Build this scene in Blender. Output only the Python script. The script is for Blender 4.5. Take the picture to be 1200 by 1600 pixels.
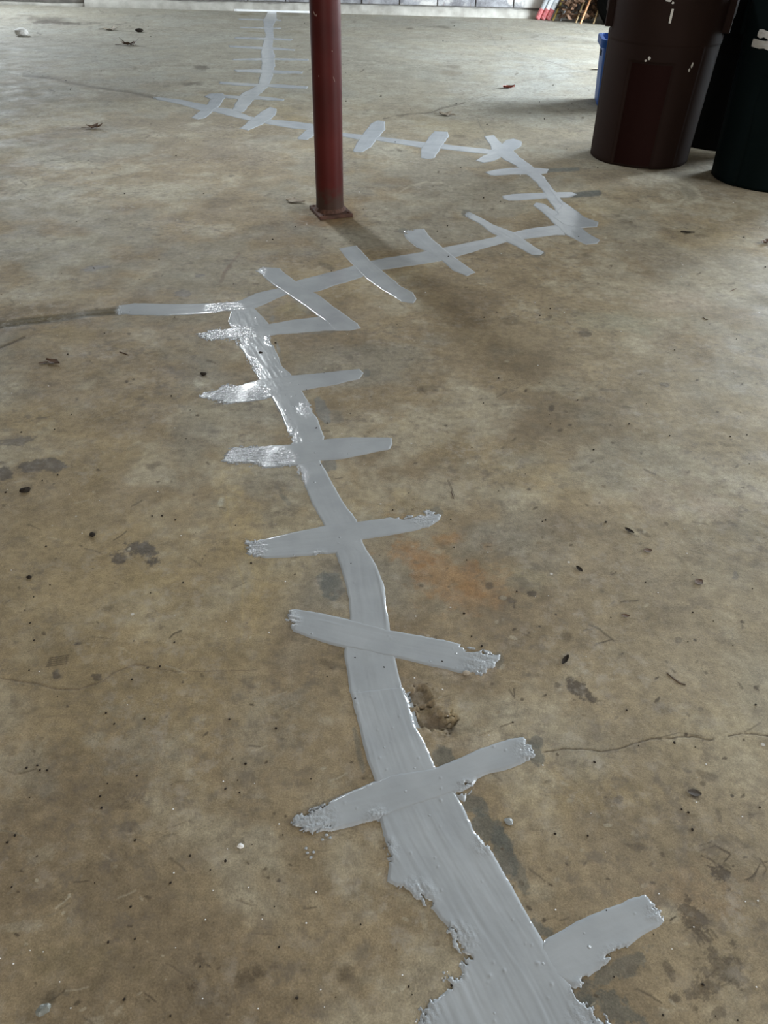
import bpy, bmesh, math, random
import numpy as np
from mathutils import Vector, Matrix

for o in list(bpy.data.objects):
    bpy.data.objects.remove(o)
C = bpy.context.scene
COL = C.collection
R = math.radians
random.seed(7)
rng = np.random.default_rng(11)

# ------------------------------------------------------------------ camera
F, PITCH, CAM_H, ROLL = 1155.0, R(39.4), 0.90, R(1.5)
fw = np.array([0, math.cos(PITCH), -math.sin(PITCH)])
r0 = np.array([1.0, 0, 0]); u0 = np.cross(r0, fw)
RT = math.cos(ROLL) * r0 + math.sin(ROLL) * u0
UP = -math.sin(ROLL) * r0 + math.cos(ROLL) * u0
camd = bpy.data.cameras.new('camera'); cam = bpy.data.objects.new('camera', camd); COL.objects.link(cam)
camd.sensor_fit = 'VERTICAL'; camd.sensor_height = 24.0; camd.lens = 24.0 * F / 1600.0
camd.clip_start = 0.02; camd.clip_end = 60
M = Matrix((RT, UP, -fw)).transposed().to_4x4(); M.translation = Vector((0, 0, CAM_H))
cam.matrix_world = M
C.camera = cam

# ------------------------------------------------------------------ world, lights, exposure
C.view_settings.view_transform = 'Standard'; C.view_settings.look = 'None'
C.view_settings.gamma = 1.0; C.view_settings.use_curve_mapping = False
C.view_settings.exposure = 1.06
w = bpy.data.worlds.new('overcast_sky'); C.world = w; w.use_nodes = True
w.node_tree.nodes['Background'].inputs[0].default_value = (0.72, 0.85, 1.0, 1)
w.node_tree.nodes['Background'].inputs[1].default_value = 0.9

def area(name, loc, aim, sx, sy, power, col, spread=None):
    l = bpy.data.lights.new(name, 'AREA'); l.shape = 'RECTANGLE'; l.size = sx; l.size_y = sy
    l.energy = power; l.color = col
    o = bpy.data.objects.new(name, l); COL.objects.link(o); o.location = loc
    o.rotation_euler = Vector(aim).to_track_quat('-Z', 'Y').to_euler()
    if spread: l.spread = R(spread)
    return o
# daylight through the two garage doors in the right wall, the far-left window and the window behind the camera
area('daylight_far_door', (4.32, 6.5, 1.15), (-1, 0, -0.30), 2.3, 1.9, 335, (0.82, 0.92, 1.0))
area('daylight_near_door', (4.32, 1.4, 1.05), (-1, 0, -0.25), 1.9, 1.9, 64, (0.93, 0.97, 1.0))
area('daylight_corner_window', (-4.75, 9.26, 1.72), (0.50, -0.82, -0.25), 0.8, 0.8, 60, (0.84, 0.93, 1.0))
area('daylight_rear_window', (-.4, -2.85, 1.6), (0.25, 1, -0.3), 1.6, 0.9, 36, (1.0, 0.95, 0.88))
area('hanging_shop_lamp', (-1.25, 4.95, 2.16), (1.25, -3.0, -2.0), 0.22, 0.22, 9, (0.90, 0.96, 1.0), 110)

# ------------------------------------------------------------------ helpers
def fl(x, y, z=0.0):
    "pixel of the photograph -> point on the plane z"
    d = fw + RT * (x - 600) / F - UP * (y - 800) / F
    t = (z - CAM_H) / d[2]
    return d * t + np.array([0, 0, CAM_H])
def flv(P):
    return np.array([fl(x, y)[:2] for x, y in P])
def projv(X, Y, Z=0.0):
    vx, vy, vz = X, Y, Z - CAM_H
    dd = vx * fw[0] + vy * fw[1] + vz * fw[2]
    dd = np.where(dd < 0.05, 0.05, dd)
    px = 600 + F * (vx * RT[0] + vy * RT[1] + vz * RT[2]) / dd
    py = 800 - F * (vx * UP[0] + vy * UP[1] + vz * UP[2]) / dd
    return px, py

_L = rng.random((8, 256, 256))
def vnoise(x, y, s, k=0):
    x = x * s + 31.7 * (k + 1); y = y * s + 17.3 * (k + 1)
    xi = np.floor(x).astype(int); yi = np.floor(y).astype(int)
    fx = x - xi; fy = y - yi; fx = fx * fx * (3 - 2 * fx); fy = fy * fy * (3 - 2 * fy)
    T = _L[k % 8]
    a = T[xi & 255, yi & 255]; b = T[(xi + 1) & 255, yi & 255]
    c = T[xi & 255, (yi + 1) & 255]; d = T[(xi + 1) & 255, (yi + 1) & 255]
    return (a * (1 - fx) + b * fx) * (1 - fy) + (c * (1 - fx) + d * fx) * fy
def fbm(x, y, s, oct=4, k=0, g=0.5):
    v = 0; a = 1; t = 0
    for i in range(oct):
        ca, sa = math.cos(0.7 * i), math.sin(0.7 * i)
        v = v + a * vnoise(x * ca - y * sa, x * sa + y * ca, s * 2.03 ** i, k + i); t += a; a *= g
    return v / t
def sst(a, b, x):
    t = np.clip((x - a) / (b - a), 0, 1); return t * t * (3 - 2 * t)

def mat(name, col, rough=0.6, metal=0.0, noise=0.0, nscale=20, bump=0.0, bscale=60, spec=0.5, col2=None, coat=0.0):
    m = bpy.data.materials.new(name); m.use_nodes = True
    nt = m.node_tree; N = nt.nodes; L = nt.links; b = N['Principled BSDF']
    b.inputs['Roughness'].default_value = rough; b.inputs['Metallic'].default_value = metal
    b.inputs['Specular IOR Level'].default_value = spec; b.inputs['Coat Weight'].default_value = coat
    b.inputs['Base Color'].default_value = (*col, 1)
    tc = N.new('ShaderNodeTexCoord')
    if noise or col2:
        n = N.new('ShaderNodeTexNoise'); n.inputs['Scale'].default_value = nscale; n.inputs['Detail'].default_value = 6
        L.new(tc.outputs['Object'], n.inputs['Vector'])
        mr = N.new('ShaderNodeMapRange'); mr.inputs[1].default_value = 0.35; mr.inputs[2].default_value = 0.65
        L.new(n.outputs[0], mr.inputs[0])
        mx = N.new('ShaderNodeMix'); mx.data_type = 'RGBA'
        c2 = col2 if col2 else tuple(c * (1 - noise) for c in col)
        mx.inputs[6].default_value = (*col, 1); mx.inputs[7].default_value = (*c2, 1)
        L.new(mr.outputs[0], mx.inputs[0]); L.new(mx.outputs[2], b.inputs['Base Color'])
    if bump:
        n = N.new('ShaderNodeTexNoise'); n.inputs['Scale'].default_value = bscale; n.inputs['Detail'].default_value = 5
        L.new(tc.outputs['Object'], n.inputs['Vector'])
        bp = N.new('ShaderNodeBump'); bp.inputs['Strength'].default_value = bump; bp.inputs['Distance'].default_value = 0.004
        L.new(n.outputs[0], bp.inputs['Height']); L.new(bp.outputs[0], b.inputs['Normal'])
    return m

def link(name, me, m=None, parent=None, label=None, cat=None, group=None, kind=None, smooth=False):
    o = bpy.data.objects.new(name, me); COL.objects.link(o)
    if m: me.materials.append(m)
    if smooth:
        me.shade_smooth()
    if parent: o.parent = parent
    if label: o['label'] = label
    if cat: o['category'] = cat
    if group: o['group'] = group
    if kind: o['kind'] = kind
    return o
def empty(name, loc, label, cat, group=None, rz=0):
    o = bpy.data.objects.new(name, None); COL.objects.link(o); o.location = loc; o.rotation_euler = (0, 0, rz)
    o.empty_display_size = 0.05
    o['label'] = label; o['category'] = cat
    if group: o['group'] = group
    return o
def mesh_from(name, v, f):
    me = bpy.data.meshes.new(name); me.from_pydata([tuple(map(float, p)) for p in v], [], [tuple(map(int, q)) for q in f]); me.update(); return me
def bm_mesh(name, bm):
    me = bpy.data.meshes.new(name); bm.to_mesh(me); bm.free(); return me
def box_bm(bm, c, s, rot=None, bev=0.0):
    r = bmesh.ops.create_cube(bm, size=1.0)
    vs = r['verts']
    mtx = Matrix.Translation(c) @ (rot.to_4x4() if rot else Matrix()) @ Matrix.Diagonal((*s, 1))
    bmesh.ops.transform(bm, matrix=mtx, verts=vs)
    if bev:
        es = list({e for v in vs for e in v.link_edges})
        bmesh.ops.bevel(bm, geom=es, offset=bev, segments=2, affect='EDGES', profile=0.5)
def box(name, c, s, m, parent=None, rot=None, bev=0.0, **k):
    bm = bmesh.new(); box_bm(bm, Vector(c), s, rot, bev); return link(name, bm_mesh(name, bm), m, parent, **k)
def tube_me(name, pts, rad, seg=8, cap=True):
    pts = [Vector(p) for p in pts]; v = []; f = []
    rads = rad if isinstance(rad, (list, tuple)) else [rad] * len(pts)
    up = Vector((0, 0, 1)); prev = None
    for i, p in enumerate(pts):
        t = (pts[min(i + 1, len(pts) - 1)] - pts[max(i - 1, 0)]).normalized()
        a = t.cross(up if abs(t.z) < .9 else Vector((1, 0, 0))).normalized() if prev is None else (prev - t * prev.dot(t)).normalized()
        prev = a; b = t.cross(a)
        for j in range(seg):
            an = 2 * math.pi * j / seg; v.append(p + (a * math.cos(an) + b * math.sin(an)) * rads[i])
    for i in range(len(pts) - 1):
        for j in range(seg):
            f.append((i * seg + j, i * seg + (j + 1) % seg, (i + 1) * seg + (j + 1) % seg, (i + 1) * seg + j))
    me = bpy.data.meshes.new(name)
    if cap: f += [tuple(range(seg))[::-1], tuple(range((len(pts) - 1) * seg, len(pts) * seg))]
    me.from_pydata([tuple(q) for q in v], [], f); me.update(); return me

# ------------------------------------------------------------------ structure: floor
ROOM = (-5.6, 4.4, -3.0, 9.42, 2.5)   # x0, x1, y0, y1, height
NC, NR = 800, 1060
ys = []
for py in np.linspace(1640, 14, NR):
    ys.append(fl(600, py)[1])
ys = np.array(ys)
ys = np.concatenate([np.linspace(-3.0, ys[0] - 0.01, 26), ys[ys < 9.40], [9.42]])
s = np.linspace(-1, 1, NC)
W = np.clip(0.34 + 0.460 * np.maximum(ys, 0), 0.4, None)
X = s[None, :] * W[:, None] + 0.02 * np.maximum(ys, 0)[:, None]
exl = np.linspace(0, 1, 24)[:-1]; 
Xl = ROOM[0] + (X[:, :1] - ROOM[0]) * exl[None, :]
Xr = X[:, -1:] + (ROOM[1] - X[:, -1:]) * (1 - exl[::-1])[None, :]
Xr = np.where(X[:, -1:] < ROOM[1], Xr, X[:, -1:] + (1 - exl[::-1])[None, :] * 0.2)
X = np.concatenate([Xl, X, Xr], 1)
Y = np.repeat(ys[:, None], X.shape[1], 1)
nr, nc = X.shape
X = X.ravel(); Y = Y.ravel()
PX, PY = projv(X, Y)
vis = (Y > 0.15)
PX = np.where(vis, PX, -9999)

# palette (linear albedo)
MUDC = np.array([.085, .067, .050]); PALE = np.array([.40, .375, .33]); RUST = np.array([.30, .155, .06])
TAN = np.array([.37, .30, .185]); RESID = np.array([.105, .112, .115]); GREYC = np.array([.27, .27, .262])
BROWN = np.array([.185, .147, .108]); OLIVE = np.array([.095, .078, .043]); WHITE = np.array([.62, .63, .62])
PINK = np.array([.36, .31, .275]); REDD = np.array([.20, .085, .055]); GREEN = np.array([.25, .255, .215])
wx = fbm(X, Y, 2.2, 3, 4) - .5; wy = fbm(X, Y, 2.2, 3, 6) - .5
n1 = fbm(X + wx * .5, Y + wy * .5, 1.3, 5, 0, .55)
n2 = fbm(X + wx * .25, Y + wy * .2, 5.0, 5, 2, .62)
n3 = fbm(X, Y, 26.0, 4, 3, .65)
n4 = fbm(X * 1.0, Y, 3.1, 4, 5, .6)
base = np.array([.268, .220, .162]); colr = np.repeat(base[None, :], len(X), 0)
def blend(col, a):
    global colr
    a = np.clip(a, 0, 1)[:, None]; colr = colr * (1 - a) + np.asarray(col)[None, :] * a
blend(BROWN, sst(.50, .30, n1) * .75)
blend(PALE, sst(.50, .70, n2) * .62)
blend(BROWN, sst(.48, .30, n2) * .7)
blend(GREYC, sst(.50, .66, n4) * .50)
blend(TAN, sst(.56, .74, fbm(X + wx * .3, Y, 2.0, 4, 7)) * .35)
blend(PALE, sst(.56, .80, n3) * sst(.45, .6, n2) * .5)
# slab tone: greyer towards the far wall and doors, browner near, paler right
far = sst(2.2, 6.0, Y + .35 * X + 1.2 * wx)
blend([.335, .325, .295], far * .62)
blend(BROWN, sst(1.0, .2, Y) * .18)
blend([.40, .37, .31], sst(.1, .75, X + .35 * wx) * sst(2.6, 1.4, Y) * .42)
rough = np.full(len(X), .80)
hgt = np.zeros(len(X))

pn = {}
def blob(x, y, rx, ry, ang, col, a, soft=.45, nz=.55, dz=0.0, ro=None, ns=1.0):
    if col is MUDC: a = min(.95, a * 1.45)
    ca, sa = math.cos(R(ang)), math.sin(R(ang)); RR = max(rx, ry) * 1.9
    i = np.nonzero((abs(PX - x) < RR) & (abs(PY - y) < RR))[0]
    if not len(i): return
    dx = PX[i] - x; dy = PY[i] - y
    u = (dx * ca + dy * sa) / rx; v = (-dx * sa + dy * ca) / ry
    sc = ns * 9.0 / max(.25, Y[i].mean())
    d = np.sqrt(u * u + v * v) + (fbm(X[i], Y[i], sc * 2.4, 5, 1, .68) - .5) * 4.2 * nz
    m = sst(1.0, 1.0 - soft, d) * a
    colr[i] = colr[i] * (1 - m[:, None]) + np.asarray(col)[None, :] * m[:, None]
    if dz: hgt[i] += dz * m
    if ro is not None: rough[i] = rough[i] * (1 - m) + ro * m
def line(P, wd, col, a, dz=0.0, wob=1.5, soft=.6, brk=0.0):
    if col is MUDC: a = min(.95, a * 1.4); wd = max(wd, 2.0)
    P = np.array(P, float)
    x0, y0 = P.min(0) - wd * 2 - 6; x1, y1 = P.max(0) + wd * 2 + 6
    i = np.nonzero((PX > x0) & (PX < x1) & (PY > y0) & (PY < y1))[0]
    if not len(i): return
    k = 14.0 / max(.3, Y[i].mean())
    qx = PX[i] + (fbm(X[i], Y[i], k * 2, 3, 2) - .5) * 2 * wob; qy = PY[i] + (fbm(X[i], Y[i], k * 2, 3, 5) - .5) * 2 * wob
    d = np.full(len(i), 1e9)
    for j in range(len(P) - 1):
        ax, ay = P[j]; bx, by = P[j + 1]; L2 = (bx - ax) ** 2 + (by - ay) ** 2 + 1e-9
        t = np.clip(((qx - ax) * (bx - ax) + (qy - ay) * (by - ay)) / L2, 0, 1)
        d = np.minimum(d, np.hypot(qx - ax - t * (bx - ax), qy - ay - t * (by - ay)))
    h = wd / 2
    m = sst(h * (1 + soft), h * (1 - soft), d) * a
    if brk: m = m * sst(brk - .1, brk + .1, fbm(X[i], Y[i], k * 3, 2, 6))
    colr[i] = colr[i] * (1 - m[:, None]) + np.asarray(col)[None, :] * m[:, None]
    if dz: hgt[i] += dz * m

# broad stains and pale patches
blob(690, 895, 85, 70, 20, RUST, .46, .95, .9); blob(650, 866, 34, 28, 0, RUST, .50, .9, .8); blob(735, 925, 70, 36, 0, RUST, .33, .9); blob(645, 800, 60, 50, 0, TAN, .3, .9)
blob(395, 850, 30, 110, -8, TAN, .50, .6, .5); blob(360, 790, 26, 60, -15, TAN, .4, .7); blob(405, 960, 20, 70, 5, TAN, .3, .7)
blob(240, 905, 60, 34, 0, TAN, .45, .8); blob(830, 660, 70, 46, 25, BROWN, .5, .8); blob(880, 590, 110, 32, 18, BROWN, .42, .8)
blob(1060, 540, 70, 34, 15, BROWN, .5, .7); blob(1010, 395, 150, 40, 5, BROWN, .42, .8); blob(760, 560, 110, 34, 10, BROWN, .35, .9)
blob(1130, 455, 110, 44, 8, PALE, .55, .9); blob(1060, 470, 70, 26, 5, PINK, .6, .8); blob(960, 505, 90, 26, 0, GREEN, .4, .8)  # first blob: broad paler patch at mid right
blob(1150, 600, 90, 60, 0, GREYC, .35, .9); blob(1090, 790, 150, 44, 8, PINK, .60, .8, .6); blob(1150, 760, 80, 40, 15, PALE, .45, .9); blob(950, 760, 60, 22, 10, PALE, .35, .9)
blob(800, 775, 70, 22, 15, PALE, .38, .8); blob(1130, 900, 100, 60, 0, PALE, .22, .9); blob(820, 900, 60, 40, 0, GREEN, .3, .9)
blob(700, 700, 90, 60, 0, TAN, .22, .9); blob(560, 640, 70, 30, 0, BROWN, .3, .9)
blob(100, 450, 110, 30, -8, PALE, .42, .9); blob(60, 600, 90, 40, 0, BROWN, .3, .9); blob(120, 520, 90, 26, 5, TAN, .25, .9)
blob(30, 730, 55, 40, 0, BROWN, .55, .7, .8); blob(90, 690, 60, 14, -6, BROWN, .45, .8, .8); blob(250, 660, 160, 30, 3, BROWN, .25, .9)
blob(200, 1160, 90, 60, 0, GREYC, .38, .9); blob(50, 1210, 60, 60, 0, GREYC, .32, .9); blob(40, 1000, 50, 70, 0, PALE, .22, .9)
blob(120, 1500, 130, 50, 0, OLIVE, .30, .9); blob(300, 1330, 120, 60, 0, BROWN, .25, .9); blob(310, 1560, 80, 60, 20, MUDC, .18, .9); blob(320, 1540, 26, 40, 0, MUDC, .5, .9, .9)
blob(400, 1170, 60, 90, 0, GREYC, .25, .9); blob(460, 1120, 50, 60, 0, GREYC, .3, .9); blob(390, 1520, 34, 18, -30, MUDC, .45, .8, .8)
blob(900, 1250, 160, 60, -6, TAN, .25, .9); blob(1090, 1400, 130, 60, 0, [.27, .195, .135], .4, .9); blob(1150, 1210, 70, 60, 20, PALE, .26, .9)
blob(720, 1040, 46, 26, 10, PINK, .55, .7, .7); blob(740, 1160, 60, 18, -15, PINK, .35, .8)
# far slab tints; the first row paints the pool of door light
blob(810, 150, 130, 60, 0, [.40, .405, .405], .7, 1.0, .35); blob(860, 110, 90, 36, 0, [.36, .37, .375], .6, 1.0); blob(700, 90, 120, 20, 3, [.38, .38, .37], .4, .9)
blob(400, 240, 130, 34, 5, [.225, .20, .185], .5, .9); blob(330, 205, 80, 20, 5, [.215, .195, .18], .4, .9); blob(330, 560, 50, 34, 0, GREYC, .28, .9, .8)
blob(300, 170, 50, 18, 0, GREYC, .2, .9); blob(60, 150, 60, 26, -5, OLIVE, .28, .9, .9); blob(60, 30, 110, 6, 1, MUDC, .45, .9, .9)
blob(110, 36, 110, 3.6, 1, MUDC, .7, .8, .9); blob(55, 58, 40, 5, 0, OLIVE, .4, .9); blob(205, 45, 60, 2.5, 2, MUDC, .3, .8)
blob(440, 290, 150, 30, 4, [.25, .235, .205], .3, .9); blob(250, 300, 140, 20, 0, [.34, .325, .285], .3, .9); blob(650, 110, 60, 10, 5, [.26, .25, .22], .45, .9)
blob(390, 22, 24, 3.2, 0, [.19, .16, .10], .75, .7); blob(455, 23, 20, 3, 0, [.19, .16, .10], .55, .7); blob(395, 50, 28, 3, 2, [.21, .18, .12], .6, .7); blob(460, 50, 20, 2, 2, [.22, .19, .13], .4, .7)
blob(362, 95, 40, 6, 2, PALE, .5, .8); blob(435, 170, 46, 12, 5, [.28, .235, .16], .5, .8); blob(460, 185, 34, 7, 8, [.26, .21, .13], .55, .8)
blob(345, 145, 60, 4, 2, [.24, .20, .14], .4, .8); blob(530, 265, 16, 50, 12, [.22, .23, .25], .30, .9)  # last blob paints the faint bluish shadow of the post
blob(680, 42, 70, 2.4, 2, MUDC, .45, .8, .9); blob(640, 44, 12, 2, 0, MUDC, .8, .7); blob(700, 115, 44, 5, 5, BROWN, .55, .8, .7)
blob(540, 330, 40, 40, 30, [.26, .19, .115], .40, .9); blob(500, 345, 50, 12, 0, [.19, .11, .05], .55, .8); blob(545, 335, 14, 10, 0, [.17, .10, .045], .5, .8); blob(465, 325, 26, 8, 0, OLIVE, .4, .9)
blob(880, 60, 150, 5, 0, [.42, .42, .42], .3, .8)  # pale strip, part of the painted door light
# dusty ring by the bins
line([(1005, 272), (1040, 281), (1062, 292), (1072, 306), (1060, 318), (1020, 323)], 5, PALE, .75, wob=3)
line([(1030, 274), (1068, 284), (1090, 298), (1096, 314), (1070, 318)], 7, PALE, .75, wob=3)
line([(1096, 314), (1125, 320), (1150, 323)], 5, PALE, .55, wob=3); line([(1130, 312), (1198, 318)], 4, PALE, .4, wob=3)
blob(1076, 300, 12, 14, -40, [.20, .19, .165], .5, .6)
line([(1045, 265), (1100, 283), (1160, 300)], 14, BROWN, .35, wob=4)
line([(625, 300), (640, 290), (665, 284), (690, 286)], 3, PALE, .5, wob=2)
# thin dark residue of old sealer beside the strokes
for b in [(518, 915, 17, 25, 0, .85), (506, 905, 12, 12, 0, .7), (762, 1290, 20, 50, -33, .75), (790, 1335, 16, 46, -25, .8), (742, 1255, 14, 26, -30, .7), (810, 1365, 12, 30, -20, .6), (690, 1180, 16, 26, -30, .7),
          (958, 1520, 60, 16, -28, .6), (960, 1575, 50, 20, 25, .7), (905, 1560, 40, 16, 35, .6), (835, 1178, 14, 22, -40, .7), (838, 1160, 12, 10, 0, .7), (503, 640, 9, 26, -20, .75), (523, 650, 14, 10, 0, .35), (512, 726, 12, 10, 0, .7),
          (573, 583, 8, 8, 0, .7), (434, 542, 5, 24, -15, .65), (850, 1456, 22, 10, 35, .7), (468, 470, 8, 26, -40, .5), (425, 498, 8, 14, 30, .5), (475, 517, 46, 5, -3, .4), (445, 780, 10, 26, -35, .45), (560, 1170, 5, 40, -12, .5), (465, 745, 24, 5, 25, .45),
          (842, 396, 9, 5, -10, .8), (728, 333, 8, 5, 0, .6), (630, 362, 12, 5, 0, .6), (190, 483, 10, 8, 0, .8), (560, 1235, 70, 4, -20, .35), (680, 800, 12, 8, 0, .5), (780, 1030, 6, 18, 0, .5)]:
    blob(b[0], b[1], b[2], b[3], b[4], RESID, b[5], .3, .5, ro=.45)
blob(1050, 1425, 26, 18, 0, PALE, .5, .9); blob(455, 760, 26, 20, 20, GREYC, .5, .8); blob(325, 598, 18, 10, 0, PALE, .5, .8, .8); blob(310, 600, 10, 8, 0, WHITE, .4, .8, .8); blob(760, 1156, 50, 8, -12, PALE, .35, .8)
blob(345, 785, 6, 8, 0, WHITE, .5, .7, .8); blob(890, 1250, 5, 5, 0, PALE, .5, .6); blob(870, 1375, 5, 4, 0, PALE, .5, .6); blob(660, 1430, 5, 26, -15, PALE, .4, .6)
line([(850, 267), (875, 265), (903, 264)], 6, RESID * 1.5, .9, soft=.3); line([(895, 305), (915, 303), (935, 302)], 9, RESID * 1.1, .95, soft=.3)
# muddy shoe prints and dark marks
for b in [(215, 866, 30, 16, -8, .75), (190, 874, 12, 9, 20, .7), (915, 520, 13, 8, 0, .55), (905, 1075, 24, 14, 25, .75), (872, 1070, 6, 6, 0, .5), (920, 1092, 20, 7, 15, .6), (1085, 1240, 9, 6, 15, .85),
          (1122, 1364, 16, 10, 5, .75), (1085, 1432, 26, 22, 20, .55), (1098, 1462, 18, 10, 40, .5), (1130, 1515, 32, 34, 0, .45), (1090, 1550, 20, 18, 20, .45), (1125, 1580, 14, 12, 0, .4), (1045, 1510, 7, 30, -20, .4), (1055, 1560, 9, 8, 0, .5),
          (60, 727, 34, 9, -5, .6), (8, 740, 12, 18, 0, .7), (20, 690, 30, 6, -8, .5), (150, 1057, 8, 7, 0, .55), (88, 1056, 7, 5, 0, .6), (122, 1006, 6, 3, 0, .6), (155, 418, 24, 4, -5, .6), (312, 430, 9, 4, 0, .5), (285, 458, 12, 6, 0, .5),
          (966, 1250, 7, 5, 20, .5), (1060, 1000, 6, 4, 0, .4), (884, 1348, 5, 6, 0, .7), (240, 970, 14, 8, 30, .35), (250, 982, 8, 8, 0, .35), (832, 926, 9, 8, 0, .75), (790, 935, 16, 5, 10, .5), (765, 915, 5, 6, 0, .5),
          (1074, 366, 9, 4, 10, .5), (862, 636, 5, 5, 40, .6), (1039, 600, 6, 3, 0, .5), (30, 155, 18, 4, 0, .6), (362, 275, 12, 2.5, 0, .7), (315, 105, 20, 4, 0, .45), (295, 132, 30, 4, -5, .4), (545, 1000, 4, 10, 0, .3), (430, 1120, 10, 6, 0, .3), (1160, 980, 3, 10, 0, .4), (860, 495, 4, 3, 0, .5),
          (1150, 900, 4, 6, 0, .4), (318, 430, 8, 3, 0, .6), (1075, 1205, 12, 4, 30, .35), (1122, 1270, 3, 10, -20, .4), (1175, 1275, 9, 7, 0, .45), (680, 610, 8, 2, 0, .4), (1010, 260, 3, 3, 0, 0)]:
    blob(b[0], b[1], b[2], b[3], b[4], MUDC, b[5], .35, .75, ro=.6, ns=1.6)
line([(196, 860), (203, 872), (218, 882)], 2.2, [.3, .26, .2], .8, wob=1)
line([(360, 415), (352, 425), (345, 440)], 6, [.17, .12, .10], .5); line([(375, 395), (350, 425)], 4, [.17, .12, .10], .5)
for k in range(5):      # tread bars
    line([(72 + k * 1.5, 1041 - k * 3.2), (104 + k, 1037 - k * 3.2)], 1.7, MUDC, .6, wob=.8)
    line([(193 + k * 6, 1247 + k * 1.2), (199 + k * 7, 1236)], 2.0, [.13, .10, .085], .5, wob=.8)
    line([(1082 + k * 7, 1460 - k * 2), (1094 + k * 7, 1478 - k * 3)], 2.4, MUDC, .5, wob=.8)
    line([(1163 + k * 3, 1375 + k), (1180 + k * 2, 1369 - k * 5)], 2.0, MUDC, .5, wob=.8)
for P in [[(1093, 1322), (1112, 1315)], [(1095, 1329), (1117, 1321), (1141, 1336), (1126, 1352)], [(1117, 1320), (1140, 1333)], [(1096, 1336), (1112, 1343), (1120, 1352)], [(1130, 1350), (1142, 1358)], [(1137, 1394), (1160, 1397)],
          [(920, 976), (938, 984), (960, 1002)], [(912, 985), (926, 983)], [(932, 1006), (956, 999)], [(925, 978), (938, 983)], [(1042, 1052), (1060, 1066), (1071, 1072)], [(1153, 1066), (1160, 1076)], [(795, 1078), (804, 1090), (803, 1076)],
          [(265, 997), (272, 990), (284, 985)], [(1188, 1342), (1198, 1358), (1192, 1368)], [(905, 780), (918, 790)], [(1007, 734), (1024, 741)], [(970, 940), (997, 938)]]:
    line(P, 2.4, MUDC, .6, wob=1.2, brk=.35)
# cracks: recessed
line([(-20, 512), (30, 504), (90, 497), (140, 490), (192, 486)], 11, OLIVE, .92, dz=-.0015, wob=2.0, soft=.3)
line([(-20, 514), (60, 503), (130, 493), (190, 488)], 3, [.06, .048, .028], .6, dz=-.002, wob=2)
line([(-5, 545), (16, 537), (38, 527)], 3.2, MUDC, .6, dz=-.002, wob=1.5)
line([(36, 118), (75, 122), (120, 131), (150, 136), (200, 143), (246, 154)], 3.6, [.13, .11, .085], .9, dz=-.003, wob=2)
line([(75, 122), (130, 134), (150, 140)], 7, BROWN, .4, wob=3)
line([(600, 185), (640, 178), (672, 176), (700, 167), (725, 160)], 1.8, MUDC, .55, dz=-.002, wob=2, brk=.3)
line([(762, 40), (775, 70), (820, 88), (870, 100), (925, 118)], 1.6, [.2, .19, .18], .6, dz=-.001, wob=2)
line([(925, 110), (860, 118), (800, 132), (770, 140)], 1.4, [.22, .21, .2], .5, wob=2)
line([(745, 184), (752, 200), (762, 212)], 1.8, [.2, .19, .17], .7, wob=1)
line([(845, 1176), (890, 1170), (940, 1175), (985, 1166), (1020, 1156), (1070, 1152), (1110, 1156), (1160, 1145), (1205, 1150)], 1.9, MUDC, .65, dz=-.0007, wob=3.5, brk=.3)
line([(1020, 1156), (1060, 1145), (1100, 1152)], 1.5, MUDC, .4, wob=2)
line([(-5, 1059), (50, 1068), (90, 1078), (125, 1078), (160, 1064), (180, 1050), (210, 1040), (226, 1040)], 2.4, [.12, .09, .075], .6, dz=-.001, wob=2)
line([(226, 1040), (275, 1050), (330, 1048), (400, 1046)], 1.8, [.12, .09, .075], .55, wob=2)
line([(0, 1298), (25, 1302), (48, 1312)], 2.2, [.2, .19, .17], .5, wob=2)
line([(850, 435), (900, 440), (990, 455)], 1.2, BROWN, .5, wob=2)
line([(700, 750), (706, 765), (709, 775)], 2.0, MUDC, .7, wob=1)
line([(352, 770), (362, 850), (380, 920), (376, 1000)], 3.0, TAN, .5, wob=5)
# spalled hollow at the crack edge
blob(672, 1118, 30, 26, 35, [.20, .165, .125], .85, .5, .8, dz=-.007, ro=.8); blob(655, 1085, 14, 22, -20, [.17, .14, .11], .8, .5, .8, dz=-.006); blob(680, 1120, 14, 12, 0, [.15, .11, .09], .5, .5, .8)
blob(450, 482, 42, 16, -6, [.30, .265, .18], .6, .6, .5); blob(708, 1108, 10, 26, 5, TAN, .35, .8)
# random scuffs and dark specks scattered over the whole slab
for k in range(1500):
    x = rng.uniform(0, 1200); y = 1600 * rng.random() ** 1.15
    q = .35 + y / 1000
    c = [MUDC, MUDC, BROWN, PALE, [.16, .14, .12]][rng.integers(5)]
    a = rng.uniform(.25, .7)
    t = rng.random()
    if t < .62: blob(x, y, rng.uniform(1.6, 4.2) * q, rng.uniform(1.3, 2.6) * q * .8, rng.uniform(-50, 50), c, a, .4, .6)
    elif t < .8: blob(x, y, rng.uniform(6, 22) * q, rng.uniform(3, 8) * q, rng.uniform(-30, 30), c, a * .5, .8, .9)
    else:
        an = rng.uniform(-.9, .9); l = rng.uniform(8, 26) * q
        line([(x, y), (x + l * .5 * math.cos(an), y + l * .3 * math.sin(an)), (x + l * math.cos(an), y + l * .7 * math.sin(an))], 1.6 * max(1, q), c, a * .8, wob=1.5)
hgt += (n3 - .5) * .0006 * sst(6, 2, Y)
hgt = np.minimum(hgt, .0004)
warm = sst(6.5, 1.5, Y)[:, None]
colr = colr * (np.array([1.0, 1.0, .93]) * (1 - warm) + np.array([1.03, .985, .82]) * warm)   # colour turns browner towards the camera
V = np.stack([X, Y, hgt], 1).astype(np.float32)
idx = np.arange(nr * nc).reshape(nr, nc)
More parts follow.
